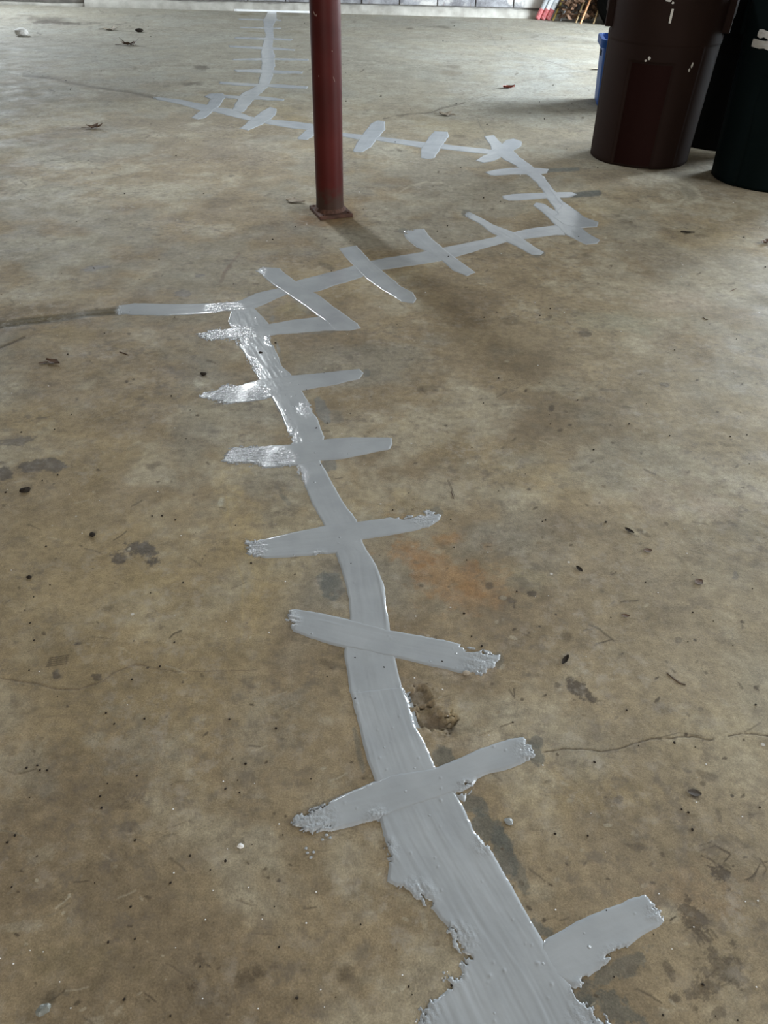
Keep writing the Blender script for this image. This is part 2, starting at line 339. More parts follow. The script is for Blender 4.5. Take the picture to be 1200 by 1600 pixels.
Q = np.stack([idx[:-1, :-1], idx[:-1, 1:], idx[1:, 1:], idx[1:, :-1]], -1).reshape(-1, 4)
def grid_mesh(name, V, Q):
    me = bpy.data.meshes.new(name)
    me.vertices.add(len(V)); me.vertices.foreach_set('co', V.astype(np.float32).ravel())
    me.loops.add(len(Q) * 4); me.loops.foreach_set('vertex_index', Q.astype(np.int32).ravel())
    me.polygons.add(len(Q)); me.polygons.foreach_set('loop_start', (np.arange(len(Q)) * 4).astype(np.int32))
    me.update(calc_edges=True); me.shade_smooth()
    return me
fme = grid_mesh('floor', V, Q)
at = fme.attributes.new('stain', 'FLOAT_COLOR', 'POINT')
at.data.foreach_set('color', np.concatenate([np.clip(colr, 0, 1), rough[:, None]], 1).astype(np.float32).ravel())

fm = bpy.data.materials.new('old_concrete'); fm.use_nodes = True
nt = fm.node_tree; N = nt.nodes; L = nt.links; b = N['Principled BSDF']
att = N.new('ShaderNodeAttribute'); att.attribute_name = 'stain'
tc = N.new('ShaderNodeTexCoord')
def noise_node(scale, det=6, rg=.6):
    n = N.new('ShaderNodeTexNoise'); n.inputs['Scale'].default_value = scale; n.inputs['Detail'].default_value = det; n.inputs['Roughness'].default_value = rg
    L.new(tc.outputs['Object'], n.inputs['Vector']); return n
def mrange(src, a, b_, c, d):
    m = N.new('ShaderNodeMapRange'); m.inputs[1].default_value = a; m.inputs[2].default_value = b_; m.inputs[3].default_value = c; m.inputs[4].default_value = d
    L.new(src, m.inputs[0]); return m.outputs[0]
def mul(a, b_):
    m = N.new('ShaderNodeMath'); m.operation = 'MULTIPLY'; L.new(a, m.inputs[0]); L.new(b_, m.inputs[1]); return m.outputs[0]
g1 = mrange(noise_node(60, 8, .7).outputs[0], .3, .7, .74, 1.26)
g2 = mrange(noise_node(430, 3, .7).outputs[0], .3, .7, .74, 1.26)
g3 = mrange(noise_node(11, 6, .65).outputs[0], .3, .7, .82, 1.18)
gg = mul(mul(g1, g2), g3)
def specks(scale, thr, val):
    v = N.new('ShaderNodeTexVoronoi'); v.inputs['Scale'].default_value = scale; L.new(tc.outputs['Object'], v.inputs['Vector'])
    near = mrange(v.outputs['Distance'], .07, .11, 1, 0)
    pick = mrange(v.outputs['Color'], thr, thr + .01, 0, val)
    return mul(near, pick)
sep = N.new('ShaderNodeVectorMath'); sep.operation = 'SCALE'; L.new(att.outputs['Color'], sep.inputs[0]); L.new(gg, sep.inputs['Scale'])
def mixc(fac, a, c):
    m = N.new('ShaderNodeMix'); m.data_type = 'RGBA'; L.new(fac, m.inputs[0]); L.new(a, m.inputs[6]); m.inputs[7].default_value = (*c, 1); return m
pf = mul(mrange(noise_node(34, 12, .72).outputs[0], .50, .62, 0, .36), mrange(noise_node(4.3, 4, .6).outputs[0], .44, .62, .12, 1))
df = mul(mrange(noise_node(27, 12, .74).outputs[0], .49, .40, 0, .55), mrange(noise_node(3.1, 4, .6).outputs[0], .58, .42, .15, 1))
fl1 = mixc(pf, sep.outputs[0], (.46, .42, .36)); flakes = mixc(df, fl1.outputs[2], (.135, .112, .088))
mx = N.new('ShaderNodeMix'); mx.data_type = 'RGBA'; L.new(specks(38, .86, .8), mx.inputs[0]); L.new(flakes.outputs[2], mx.inputs[6]); mx.inputs[7].default_value = (.05, .04, .03, 1)
mx2 = N.new('ShaderNodeMix'); mx2.data_type = 'RGBA'; L.new(specks(33, .88, .8), mx2.inputs[0]); L.new(mx.outputs[2], mx2.inputs[6]); mx2.inputs[7].default_value = (.6, .58, .54, 1)  # pale dots paint the glints of dust crystals into the colour
L.new(mx2.outputs[2], b.inputs['Base Color'])
rr = N.new('ShaderNodeMath'); rr.use_clamp = True; rr.operation = 'MULTIPLY'; L.new(att.outputs['Alpha'], rr.inputs[0]); L.new(mrange(noise_node(9).outputs[0], .3, .7, .8, 1.1), rr.inputs[1]); L.new(rr.outputs[0], b.inputs['Roughness'])
b.inputs['Specular IOR Level'].default_value = .28
bp = N.new('ShaderNodeBump'); bp.inputs['Strength'].default_value = .35; bp.inputs['Distance'].default_value = .0015
L.new(noise_node(170, 6, .7).outputs[0], bp.inputs['Height']); L.new(bp.outputs[0], b.inputs['Normal'])
link('floor', fme, fm, kind='structure')

# ------------------------------------------------------------------ structure: walls, ceiling, openings
plaster = mat('painted_masonry', (.33, .33, .32), .8, noise=.2, nscale=3, bump=.3)
x0, x1, y0, y1, HH = ROOM
T = .15
def panel_wall(name, axis, pos, lo, hi, holes, m):
    "a wall of boxes around its openings; axis 'x' = wall plane x=pos, running along y"
    bm = bmesh.new()
    cuts = sorted([lo, hi] + [h for q in holes for h in q[:2]])
    for a, c in zip(cuts[:-1], cuts[1:]):
        if c - a < 1e-4: continue
        hole = [q for q in holes if q[0] <= (a + c) / 2 <= q[1]]
        segs = [(0, HH)] if not hole else [(0, hole[0][2]), (hole[0][3], HH)]
        for z0, z1 in segs:
            if z1 - z0 < 1e-3: continue
            cc = (a + c) / 2
            if axis == 'x': box_bm(bm, Vector((pos, cc, (z0 + z1) / 2)), (T, c - a, z1 - z0))
            else: box_bm(bm, Vector((cc, pos, (z0 + z1) / 2)), (c - a, T, z1 - z0))
    return link(name, bm_mesh(name, bm), m, kind='structure')
WIN = (-5.2, -4.3, 1.3, 2.14)
mortar = mat('mortar', (.30, .285, .26), .9, noise=.35, nscale=12, bump=.5, bscale=80)
wb = panel_wall('wall_back', 'y', y1 + T / 2 + .012, x0, x1, [WIN], mortar)
panel_wall('wall_left', 'x', x0 - T / 2, y0, y1, [], plaster)
panel_wall('wall_right', 'x', x1 + T / 2, y0, y1 + .2, [(.4, 2.4, 0, 2.05), (5.2, 7.8, 0, 2.25)], plaster)
panel_wall('wall_front', 'y', y0 - T / 2, x0, x1, [(-1.2, .4, 1.15, 2.05)], plaster)
box('ceiling', ((x0 + x1) / 2, (y0 + y1) / 2, HH + .06), (x1 - x0 + .4, y1 - y0 + .6, .12), mat('ceiling_board', (.22, .20, .17), .9, noise=.3, nscale=2), kind='structure')
wood = mat('painted_frame', (.5, .5, .48), .6)
for nm, ax, rect, pos in [('window_1', 'y', WIN, y1 + .09), ('window_2', 'y', (-1.2, .4, 1.15, 2.05), y0 - .09), ('door_1', 'x', (.4, 2.4, 0, 2.05), x1 + .07), ('door_2', 'x', (5.2, 7.8, 0, 2.25), x1 + .07)]:
    bm = bmesh.new(); a, c, z0, z1 = rect; t = .05
    bars = [((a + t / 2), (z0 + z1) / 2, t, z1 - z0), ((c - t / 2), (z0 + z1) / 2, t, z1 - z0), ((a + c) / 2, z1 - t / 2, c - a, t)]
    if nm[0] == 'w': bars += [((a + c) / 2, z0 + t / 2, c - a, t)]
    for u, z, su, sz in bars:
        if ax == 'y': box_bm(bm, Vector((u, pos, z)), (su, .12, sz), bev=.004)
        else: box_bm(bm, Vector((pos, u, z)), (.18, su, sz), bev=.004)
    link(nm, bm_mesh(nm, bm), wood, kind='structure')

# concrete blocks of the far wall: each its own piece
def block_mat():
    m = bpy.data.materials.new('worn_block_paint'); m.use_nodes = True
    nt = m.node_tree; N = nt.nodes; L = nt.links; b = N['Principled BSDF']; b.inputs['Roughness'].default_value = .85
    g = N.new('ShaderNodeNewGeometry')
    def nz(s, a, c, sc=(1, 1, 1)):
        mp = N.new('ShaderNodeMapping'); mp.inputs['Scale'].default_value = sc; L.new(g.outputs['Position'], mp.inputs[0])
        n = N.new('ShaderNodeTexNoise'); n.inputs['Scale'].default_value = s; n.inputs['Detail'].default_value = 7; n.inputs['Roughness'].default_value = .7
        L.new(mp.outputs[0], n.inputs['Vector'])
        r = N.new('ShaderNodeMapRange'); r.inputs[1].default_value = a; r.inputs[2].default_value = c; L.new(n.outputs[0], r.inputs[0]); return r.outputs[0]
    m1 = N.new('ShaderNodeMix'); m1.data_type = 'RGBA'; m1.inputs[6].default_value = (.17, .165, .175, 1); m1.inputs[7].default_value = (.36, .36, .375, 1); L.new(nz(9, .4, .62), m1.inputs[0])
    m2 = N.new('ShaderNodeMix'); m2.data_type = 'RGBA'; L.new(m1.outputs[2], m2.inputs[6]); m2.inputs[7].default_value = (.60, .58, .55, 1); L.new(nz(1.6, .52, .60), m2.inputs[0])
    m3 = N.new('ShaderNodeMix'); m3.data_type = 'RGBA'; L.new(m2.outputs[2], m3.inputs[6]); m3.inputs[7].default_value = (.22, .13, .09, 1); L.new(nz(14, .66, .74, (1, 1, .3)), m3.inputs[0])
    L.new(m3.outputs[2], b.inputs['Base Color'])
    n = N.new('ShaderNodeTexNoise'); n.inputs['Scale'].default_value = 60; n.inputs['Detail'].default_value = 5; L.new(g.outputs['Position'], n.inputs['Vector'])
    bp = N.new('ShaderNodeBump'); bp.inputs['Strength'].default_value = .6; bp.inputs['Distance'].default_value = .004; L.new(n.outputs[0], bp.inputs['Height']); L.new(bp.outputs[0], b.inputs['Normal'])
    return m
bmat = block_mat()
bm = bmesh.new(); box_bm(bm, Vector((0, 0, 0)), (.388, .05, .192), bev=.006); block_me = bm_mesh('block', bm); block_me.materials.append(bmat)
bm = bmesh.new(); box_bm(bm, Vector((0, 0, 0)), (.19, .05, .192), bev=.006); half_me = bm_mesh('half_block', bm); half_me.materials.append(bmat)
joint0 = fl(773, 13, .1)
jx = 1.22
nb = 0
for row in range(12):
    z = .085 + .1 + row * .2
    if z > HH - .08: break
    off = jx + .2 + (row % 2) * .2
    k0 = math.floor((x0 - off) / .4)
    for k in range(k0, k0 + 30):
        cx = off + k * .4
        lo, hi = cx - .2, cx + .2
        if hi > x1 or lo < x0: continue
        if hi > WIN[0] and lo < WIN[1] and z + .1 > WIN[2] and z - .1 < WIN[3]: continue
        o = bpy.data.objects.new('block', block_me); COL.objects.link(o); o.parent = wb
        o.location = (cx, y1 + .012 + random.uniform(-.002, .002), z); nb += 1
# parged ledge at the foot of the wall
def ledge(name, xa, xb, h, d, m, **k):
    n = int((xb - xa) / .03) + 2; v = []; f = []
    for i in range(n):
        x = xa + (xb - xa) * i / (n - 1)
        j = .9 + .25 * vnoise(np.array([x]), np.array([1.]), 6, 2)[0] + .12 * vnoise(np.array([x]), np.array([3.]), 30, 3)[0]
        hh = h * j; dd = d * j
        v += [(x, y1 - dd, -.002), (x, y1 - dd * .9, hh * .45), (x, y1 - dd * .35, hh * .92), (x, y1 + .02, hh)]
    for i in range(n - 1):
        for q in range(3): f.append((4 * i + q, 4 * i + 4 + q, 4 * i + 5 + q, 4 * i + 1 + q))
    f += [(0, 1, 2, 3), (4 * n - 1, 4 * n - 2, 4 * n - 3, 4 * n - 4)]
    return link(name, mesh_from(name, v, f), m, smooth=True, **k)
parge = mat('parging', (.52, .50, .45), .85, noise=.35, nscale=9, bump=.7, bscale=50, col2=(.36, .34, .30))
ledge('baseboard_back', -3.3, x1 - .02, .070, .05, parge, kind='structure')
ledge('baseboard_back', x0 + .01, -3.31, .025, .02, parge, kind='structure')
xa, xb = fl(368, 16)[0], fl(486, 19)[0]
ledge('waterproofing_bead', xa, xb, .03, .055, mat('white_wet_sealer', (.93, .94, .95), .25, bump=.4, bscale=40), label='bright white bead of waterproofing along the foot of the block wall, left of the post', cat='sealant')

# ------------------------------------------------------------------ the grey crack repair
def seal_mat(name, c1, c2, rg):
    m = bpy.data.materials.new(name); m.use_nodes = True
    nt = m.node_tree; N = nt.nodes; L = nt.links; b = N['Principled BSDF']
    g = N.new('ShaderNodeTexCoord')
    n = N.new('ShaderNodeTexNoise'); n.inputs['Scale'].default_value = 14; n.inputs['Detail'].default_value = 5; L.new(g.outputs['Object'], n.inputs['Vector'])
    r = N.new('ShaderNodeMapRange'); r.inputs[1].default_value = .38; r.inputs[2].default_value = .62; L.new(n.outputs[0], r.inputs[0])
    mx = N.new('ShaderNodeMix'); mx.data_type = 'RGBA'; mx.inputs[6].default_value = (*c1, 1); mx.inputs[7].default_value = (*c2, 1); L.new(r.outputs[0], mx.inputs[0])
    L.new(mx.outputs[2], b.inputs['Base Color'])
    b.inputs['Roughness'].default_value = rg; b.inputs['Specular IOR Level'].default_value = .42
    wet = N.new('ShaderNodeAttribute'); wet.attribute_name = 'wet'
    def nz(sc, det=3):
        q = N.new('ShaderNodeTexNoise'); q.inputs['Scale'].default_value = sc; q.inputs['Detail'].default_value = det; L.new(g.outputs['Object'], q.inputs['Vector']); return q.outputs[0]
    def ma(op, a, c):
        q = N.new('ShaderNodeMath'); q.operation = op
        for k_, z_ in enumerate((a, c)):
            if isinstance(z_, (int, float)): q.inputs[k_].default_value = z_
            else: L.new(z_, q.inputs[k_])
        return q.outputs[0]
    vo = N.new('ShaderNodeTexVoronoi'); vo.inputs['Scale'].default_value = 60; L.new(g.outputs['Object'], vo.inputs['Vector'])
    dr = N.new('ShaderNodeMapRange'); dr.inputs[1].default_value = .14; dr.inputs[2].default_value = .02; L.new(vo.outputs['Distance'], dr.inputs[0])
    pk = N.new('ShaderNodeMapRange'); pk.inputs[1].default_value = .74; pk.inputs[2].default_value = .75; L.new(vo.outputs['Color'], pk.inputs[0])
    hh_ = ma('ADD', ma('MULTIPLY', nz(110), .25), ma('MULTIPLY', ma('MULTIPLY', nz(300, 4), 2.0), wet.outputs['Fac']))
    hh_ = ma('ADD', hh_, ma('MULTIPLY', ma('MULTIPLY', dr.outputs[0], pk.outputs[0]), 2.0))
    bp = N.new('ShaderNodeBump'); bp.inputs['Strength'].default_value = 1.0; bp.inputs['Distance'].default_value = .0007; L.new(hh_, bp.inputs['Height']); L.new(bp.outputs[0], b.inputs['Normal'])
    return m
SEAL = seal_mat('grey_sealant', (.35, .374, .394), (.395, .42, .44), .15)
seal = empty('crack_sealant', tuple(fl(640, 1150)), 'trail of grey sealant with cross strokes zigzagging over the concrete floor cracks', 'sealant')
seal_n = [0]
def stroke(name, poly, axis, cell_px=1.7, lift=0.0, T=.0012, ragged=(), edge=.0022, ridge=.00018, hole=(), drops=0):
    """a trowelled smear: a relief whose foot dips under the slab, so its outline is a real edge.
    ragged = (px, py, radius_px, amplitude_m); hole = (px, py, rx_px, ry_px)"""
    P = flv(poly); A = flv(axis)
    lo = P.min(0) - .012; hi = P.max(0) + .012
    cy = max(.3, (lo[1] + hi[1]) / 2)
    depth = (lo[1] * .75 + hi[1] * .25) * math.cos(PITCH) + CAM_H * math.sin(PITCH)
    cell = cell_px * .72 * depth / F; 
    cyl = min(cell * 1.3, .02)
    nx = int((hi[0] - lo[0]) / cell) + 2; ny = int((hi[1] - lo[1]) / cyl) + 2
    gx, gy = np.meshgrid(np.linspace(lo[0], hi[0], nx), np.linspace(lo[1], hi[1], ny))
    x = gx.ravel(); y = gy.ravel()
    d = np.full(len(x), 1e9); ins = np.zeros(len(x), bool); n = len(P)
    for i in range(n):
        ax, ay = P[i]; bx, by = P[(i + 1) % n]
        t = np.clip(((x - ax) * (bx - ax) + (y - ay) * (by - ay)) / ((bx - ax) ** 2 + (by - ay) ** 2 + 1e-12), 0, 1)
        d = np.minimum(d, np.hypot(x - ax - t * (bx - ax), y - ay - t * (by - ay)))
        c = ((ay > y) != (by > y)) & (x < (bx - ax) * (y - ay) / (by - ay + 1e-15) + ax); ins ^= c
    sd = np.where(ins, d, -d)
    # along / across coordinates of the trowel pull
    best = np.full(len(x), 1e9); sa = np.zeros(len(x)); ta = np.zeros(len(x)); acc = 0
    for i in range(len(A) - 1):
        ax, ay = A[i]; bx, by = A[i + 1]; ll = math.hypot(bx - ax, by - ay) + 1e-9
        t = np.clip(((x - ax) * (bx - ax) + (y - ay) * (by - ay)) / ll ** 2, 0, 1)
        q = np.hypot(x - ax - t * (bx - ax), y - ay - t * (by - ay)); cr = ((x - ax) * (by - ay) - (y - ay) * (bx - ax)) / ll
        u = q < best; best = np.where(u, q, best); sa = np.where(u, acc + t * ll, sa); ta = np.where(u, cr, ta); acc += ll
    k = seal_n[0]; seal_n[0] += 1
    sdn = sd + (fbm(x, y, 120, 3, k, .6) - .5) * .9 * edge + (fbm(x, y, 30, 2, k + 3) - .5) * edge * 1.6
    amp = np.zeros(len(x))
    px, py = projv(x, y)
    for (rx, ry, rr, am) in ragged:
        m = sst(1.0, .25, np.hypot(px - rx, (py - ry) * 1.15) / rr)
        amp = np.maximum(amp, m)
        sdn = sdn + m * ((fbm(ta, sa * .3, 230, 3, k + 1, .65) - .5) * 2 * am * 1.6 + (fbm(x, y, 420, 2, k + 2) - .5) * 1.6 * am - am * .15)
    for (hx, hy, ax, ay) in hole:
        q = np.sqrt(((px - hx) / ax) ** 2 + ((py - hy) / ay) ** 2)
        m = sst(1.15, .7, q); sdn = sdn - m * (.0005 + .014 * sst(.47, .56, fbm(ta, sa * .4, 190, 3, k + 5, .6)))
    body = sst(-.001, .0060, sdn)
    h = -.0012 + (T + .0012) * body
    h = h + body * ridge * (fbm(ta, sa * .07, 130, 3, k + 2, .6) - .5) * 2.2
    h = h + body * .0006 * (fbm(ta + .03 * np.sin(sa * 9), sa * .12, 34, 2, k + 4) - .5)
    h = h + body * .0001 * np.exp(-((sdn - .0035) / .0018) ** 2)          # bead left at the trowel's edge
    rid = vnoise(ta + .02 * vnoise(sa, ta, 9, 1), sa * .05, 60, k + 6)
    h = h + body * .0005 * sst(.95, .99, rid)                             # single pull marks
    h = h + body * amp * (.0010 * (fbm(x, y, 330, 2, k + 1) - .42) + .0018 * (fbm(ta, sa * .3, 240, 2, k + 4) - .5))
    if drops:
        for _ in range(drops):
            j = rng.integers(len(x))
            if sd[j] < .002: continue
            r_ = rng.uniform(.0008, .0016); g = np.hypot(x - x[j], y - y[j])
            h = h + rng.uniform(.0004, .0010) * np.exp(-(g / r_) ** 2)
    h = h + lift * body
    keep = (sdn > -.0035).reshape(ny, nx)
    qk = keep[:-1, :-1] | keep[1:, :-1] | keep[:-1, 1:] | keep[1:, 1:]
    id_ = np.arange(nx * ny).reshape(ny, nx)
    Qd = np.stack([id_[:-1, :-1], id_[:-1, 1:], id_[1:, 1:], id_[1:, :-1]], -1)[qk]
    used = np.unique(Qd); remap = -np.ones(nx * ny, int); remap[used] = np.arange(len(used))
    org = seal.location
    Vv = np.stack([x[used] - org.x, y[used] - org.y, h[used]], 1)
    me = grid_mesh(name, Vv, remap[Qd])
    w_ = me.attributes.new('wet', 'FLOAT', 'POINT'); w_.data.foreach_set('value', amp[used].astype(np.float32))
    return link(name, me, SEAL, seal)

# far band up to the wall, then each bend
stroke('band', [(418, 19), (411, 33), (413, 50), (415, 55), (409, 70), (407, 83), (408, 100), (407, 113), (402, 133), (393, 138), (375, 147), (362, 172), (377, 177), (383, 173), (393, 160), (403, 150), (418, 137), (424, 127), (430, 103), (430, 87), (426, 72), (428, 57), (427, 40), (433, 30), (432, 19)], [(425, 19), (420, 60), (418, 100), (410, 135), (370, 174)], 1.3, edge=.008)
stroke('band', [(240, 151), (280, 155), (310, 161), (342, 168), (362, 170), (376, 176), (392, 182), (428, 187), (454, 189), (486, 193), (532, 207), (563, 210), (588, 213), (663, 222), (692, 225), (755, 232), (778, 235), (776, 243), (758, 241), (687, 233), (657, 231), (583, 219), (557, 218), (532, 213), (486, 204), (450, 200), (416, 194), (386, 188), (360, 182), (334, 175), (310, 172), (280, 163), (245, 156)], [(240, 153), (330, 170), (450, 195), (600, 215), (757, 237)], 1.3, edge=.004)
stroke('band', [(755, 213), (765, 227), (767, 235), (787, 250), (805, 259), (822, 273), (837, 285), (848, 300), (854, 311), (866, 326), (872, 345), (883, 360), (907, 338), (895, 326), (880, 314), (869, 300), (860, 288), (851, 276), (840, 267), (828, 256), (813, 246), (802, 235), (784, 224), (772, 211)], [(765, 213), (790, 240), (835, 275), (870, 315), (895, 345)], 1.3, lift=.0003, edge=.004, drops=30)
stroke('band', [(883, 351), (866, 352), (831, 356), (802, 362), (767, 371), (694, 386), (650, 395), (600, 403), (580, 407), (523, 423), (467, 437), (433, 450), (397, 458), (375, 469), (337, 473), (285, 475), (210, 473), (184, 477), (187, 490), (206, 493), (262, 494), (322, 491), (364, 486), (400, 482), (447, 461), (497, 456), (520, 448), (560, 436), (593, 423), (627, 418), (687, 409), (720, 400), (790, 379), (822, 374), (866, 368), (884, 368)], [(884, 360), (800, 370), (620, 412), (450, 455), (370, 478), (186, 484)], 1.5, edge=.003, ragged=[(350, 488, 40, .006)], drops=60)
LE = [(361, 484), (355, 502), (362, 520), (370, 538), (382, 556), (391, 577), (403, 593), (421, 619), (436, 646), (448, 676), (454, 688), (460, 709), (463, 730), (472, 757), (488, 792), (504, 820), (524, 868), (536, 904), (542, 932), (544, 966), (536, 1020), (544, 1080), (555, 1118), (563, 1153), (572, 1191), (585, 1225), (590, 1279), (597, 1310), (606, 1345), (602, 1379), (636, 1397), (677, 1426), (700, 1457), (722, 1493), (713, 1528), (690, 1525), (702, 1541), (680, 1556), (659, 1565), (650, 1600), (630, 1660), (640, 1700)]
RE = [(1040, 1700), (956, 1600), (902, 1547), (868, 1500), (848, 1466), (821, 1417), (798, 1376), (771, 1331), (744, 1300), (724, 1256), (706, 1225), (681, 1197), (666, 1160), (649, 1130), (641, 1099), (630, 1070), (618, 1020), (612, 984), (606, 948), (602, 912), (588, 880), (568, 846), (560, 812), (540, 788), (517, 748), (502, 722), (508, 682), (499, 658), (487, 634), (475, 613), (457, 586), (442, 571), (433, 550), (424, 529), (421, 505), (409, 493), (397, 480)]
AX = [(378, 480), (395, 530), (430, 590), (470, 660), (483, 725), (520, 800), (560, 870), (575, 950), (580, 1030), (600, 1110), (630, 1200), (680, 1300), (740, 1400), (800, 1500), (850, 1600), (900, 1720)]
cutl = 1095
LT = [p for p in LE if p[1] < cutl]; RTp = [p for p in RE if p[1] < cutl]
stroke('band', LT + [(549, cutl), (640, cutl)] + RTp, AX[:11], 1.8, edge=.0018, drops=150,
       ragged=[(362, 530, 34, .012), (385, 575, 30, .008), (440, 690, 40, .005), (425, 530, 16, .006), (460, 745, 30, .007), (640, 1080, 26, .006), (480, 640, 20, .004)], hole=[(632, 1078, 6, 14)])
LB = [p for p in LE if p[1] > cutl - 16]; RB = [p for p in RE if p[1] > cutl - 30]
stroke('band', LB + RB, AX[9:], 2.0, lift=.00025, T=.0015, edge=.0018, ridge=.0003, drops=160,
       ragged=[(600, 1330, 34, .006), (650, 1400, 46, .007), (710, 1470, 50, .008), (700, 1520, 40, .008), (660, 1580, 44, .006), (930, 1590, 60, .006), (760, 1320, 30, .003), (905, 1548, 26, .006)],
       hole=[(668, 1412, 10, 6), (732, 1500, 9, 9), (905, 1555, 8, 14), (930, 1590, 8, 12)])
CS = 'cross_stroke'
# near cross strokes
stroke(CS, [(305, 619), (334, 608), (352, 598), (373, 601), (403, 593), (457, 586), (502, 582), (535, 578), (562, 576), (570, 583), (562, 593), (529, 601), (472, 611), (415, 625), (394, 629), (355, 632), (319, 625)], [(305, 622), (430, 605), (570, 583)], 1.3, lift=.00025, edge=.0018, ragged=[(345, 615, 52, .010), (400, 622, 30, .005)], drops=20)
stroke(CS, [(343, 722), (352, 709), (361, 697), (400, 697), (451, 694), (511, 685), (550, 682), (613, 683), (615, 694), (610, 703), (580, 709), (538, 718), (502, 721), (460, 730), (415, 733), (391, 727), (364, 725)], [(343, 715), (480, 706), (614, 692)], 1.3, lift=.00025, edge=.0018, ragged=[(385, 712, 52, .011), (440, 722, 34, .006)], drops=16)
stroke(CS, [(382, 838), (392, 846), (408, 842), (460, 830), (504, 821), (560, 814), (620, 806), (652, 797), (672, 796), (692, 804), (688, 814), (672, 824), (640, 832), (568, 845), (524, 865), (480, 870), (412, 874), (384, 868)], [(385, 856), (530, 842), (690, 808)], 1.5, lift=.0005, edge=.0018, ragged=[(396, 858, 30, .006), (660, 806, 30, .004), (500, 872, 20, .004)], hole=[(648, 806, 36, 10)], drops=16)
stroke(CS, [(450, 952), (460, 950), (500, 956), (544, 966), (612, 984), (660, 992), (700, 1000), (724, 1006), (764, 1016), (784, 1022), (782, 1032), (768, 1048), (752, 1060), (724, 1054), (672, 1042), (620, 1030), (580, 1022), (536, 1014), (500, 1004), (456, 988), (449, 968)], [(450, 968), (600, 1005), (780, 1040)], 1.7, lift=.0005, edge=.002, ragged=[(455, 968, 22, .009), (750, 1040, 40, .007)], hole=[(735, 1013, 18, 8), (765, 1020, 14, 6)], drops=14)
stroke(CS, [(451, 1289), (463, 1275), (490, 1258), (517, 1247), (563, 1228), (609, 1208), (681, 1197), (716, 1183), (754, 1166), (796, 1153), (819, 1151), (831, 1164), (840, 1183), (816, 1197), (785, 1208), (766, 1210), (747, 1218), (739, 1233), (726, 1256), (708, 1243), (651, 1262), (589, 1285), (536, 1297), (509, 1300), (474, 1300)], [(455, 1285), (640, 1235), (835, 1172)], 1.8, lift=.0007, T=.0015, edge=.002, ragged=[(490, 1280, 52, .012), (822, 1172, 30, .005), (728, 1232, 22, .004), (590, 1280, 30, .004)], hole=[(722, 1231, 14, 12)], drops=40)
stroke(CS, [(848, 1466), (902, 1437), (942, 1419), (983, 1403), (1008, 1395), (1023, 1410), (1037, 1430), (1044, 1440), (1028, 1455), (1005, 1467), (987, 1480), (956, 1498), (942, 1514), (915, 1534), (902, 1550), (868, 1532), (830, 1500)], [(850, 1500), (950, 1455), (1040, 1420)], 1.9, lift=.00025, edge=.002, ragged=[(1025, 1425, 26, .007), (965, 1500, 40, .007), (910, 1540, 22, .004)], hole=[(972, 1492, 22, 5), (915, 1530, 8, 5)], drops=10)
# strokes of the upper X and the bends
stroke(CS, [(304, 523), (325, 515), (361, 512), (418, 506), (460, 499), (502, 494), (535, 490), (560, 505), (565, 513), (541, 517), (508, 517), (433, 524), (406, 528), (364, 532), (325, 533), (310, 527)], [(305, 524), (430, 515), (563, 506)], 1.3, lift=.00025, edge=.002, ragged=[(335, 524, 42, .012), (375, 530, 34, .008)], drops=10)
stroke(CS, [(400, 423), (410, 417), (437, 419), (460, 437), (480, 450), (503, 463), (520, 477), (543, 493), (560, 507), (565, 513), (547, 517), (523, 517), (500, 497), (470, 475), (447, 460), (425, 445)], [(405, 420), (480, 465), (560, 513)], 1.3, lift=.0003, edge=.0025, ragged=[(405, 424, 16, .005)], drops=8)
stroke(CS, [(528, 388), (557, 383), (567, 393), (580, 408), (607, 430), (627, 447), (647, 457), (652, 467), (647, 475), (627, 472), (597, 453), (570, 435), (553, 417), (537, 400)], [(540, 386), (590, 425), (648, 468)], 1.3, lift=.00025, edge=.0025)
stroke(CS, [(627, 360), (663, 357), (673, 370), (693, 387), (713, 403), (733, 417), (745, 426), (730, 432), (707, 423), (690, 408), (663, 392), (650, 387), (633, 372)], [(640, 358), (685, 395), (740, 429)], 1.3, lift=.00025, edge=.0025, hole=[(640, 363, 14, 4)])
stroke(CS, [(724, 335), (732, 330), (749, 338), (772, 351), (802, 362), (819, 373), (837, 386), (851, 394), (845, 399), (831, 399), (807, 386), (790, 378), (767, 364), (746, 349), (729, 340)], [(728, 333), (790, 365), (848, 397)], 1.3, lift=.00025, edge=.003, ragged=[(732, 336, 12, .006)])
stroke(CS, [(832, 321), (836, 316), (850, 318), (870, 330), (890, 345), (912, 358), (924, 367), (939, 375), (934, 381), (915, 383), (899, 375), (883, 367), (866, 352), (850, 335)], [(835, 318), (880, 350), (935, 380)], 1.3, lift=.0002, edge=.003, drops=20)
stroke(CS, [(880, 314), (900, 328), (916, 340), (936, 347), (934, 355), (905, 357), (880, 352), (862, 340)], [(870, 325), (935, 351)], 1.3, lift=.0004, edge=.003, hole=[(878, 334, 16, 3)])
stroke(CS, [(784, 306), (800, 303), (845, 301), (870, 300), (895, 300), (903, 304), (890, 309), (860, 310), (820, 313), (795, 314), (786, 311)], [(785, 309), (900, 304)], 1.3, lift=.00025, edge=.003, drops=8)
stroke(CS, [(757, 269), (772, 265), (800, 262), (840, 262), (858, 264), (856, 271), (840, 273), (800, 273), (775, 275), (765, 274)], [(758, 270), (858, 267)], 1.3, lift=.00025, edge=.003)
stroke(CS, [(802, 216), (816, 221), (815, 228), (805, 235), (790, 244), (770, 252), (755, 255), (741, 251), (752, 245), (765, 238), (780, 228), (790, 219)], [(810, 220), (745, 252)], 1.3, lift=.00025, edge=.005)
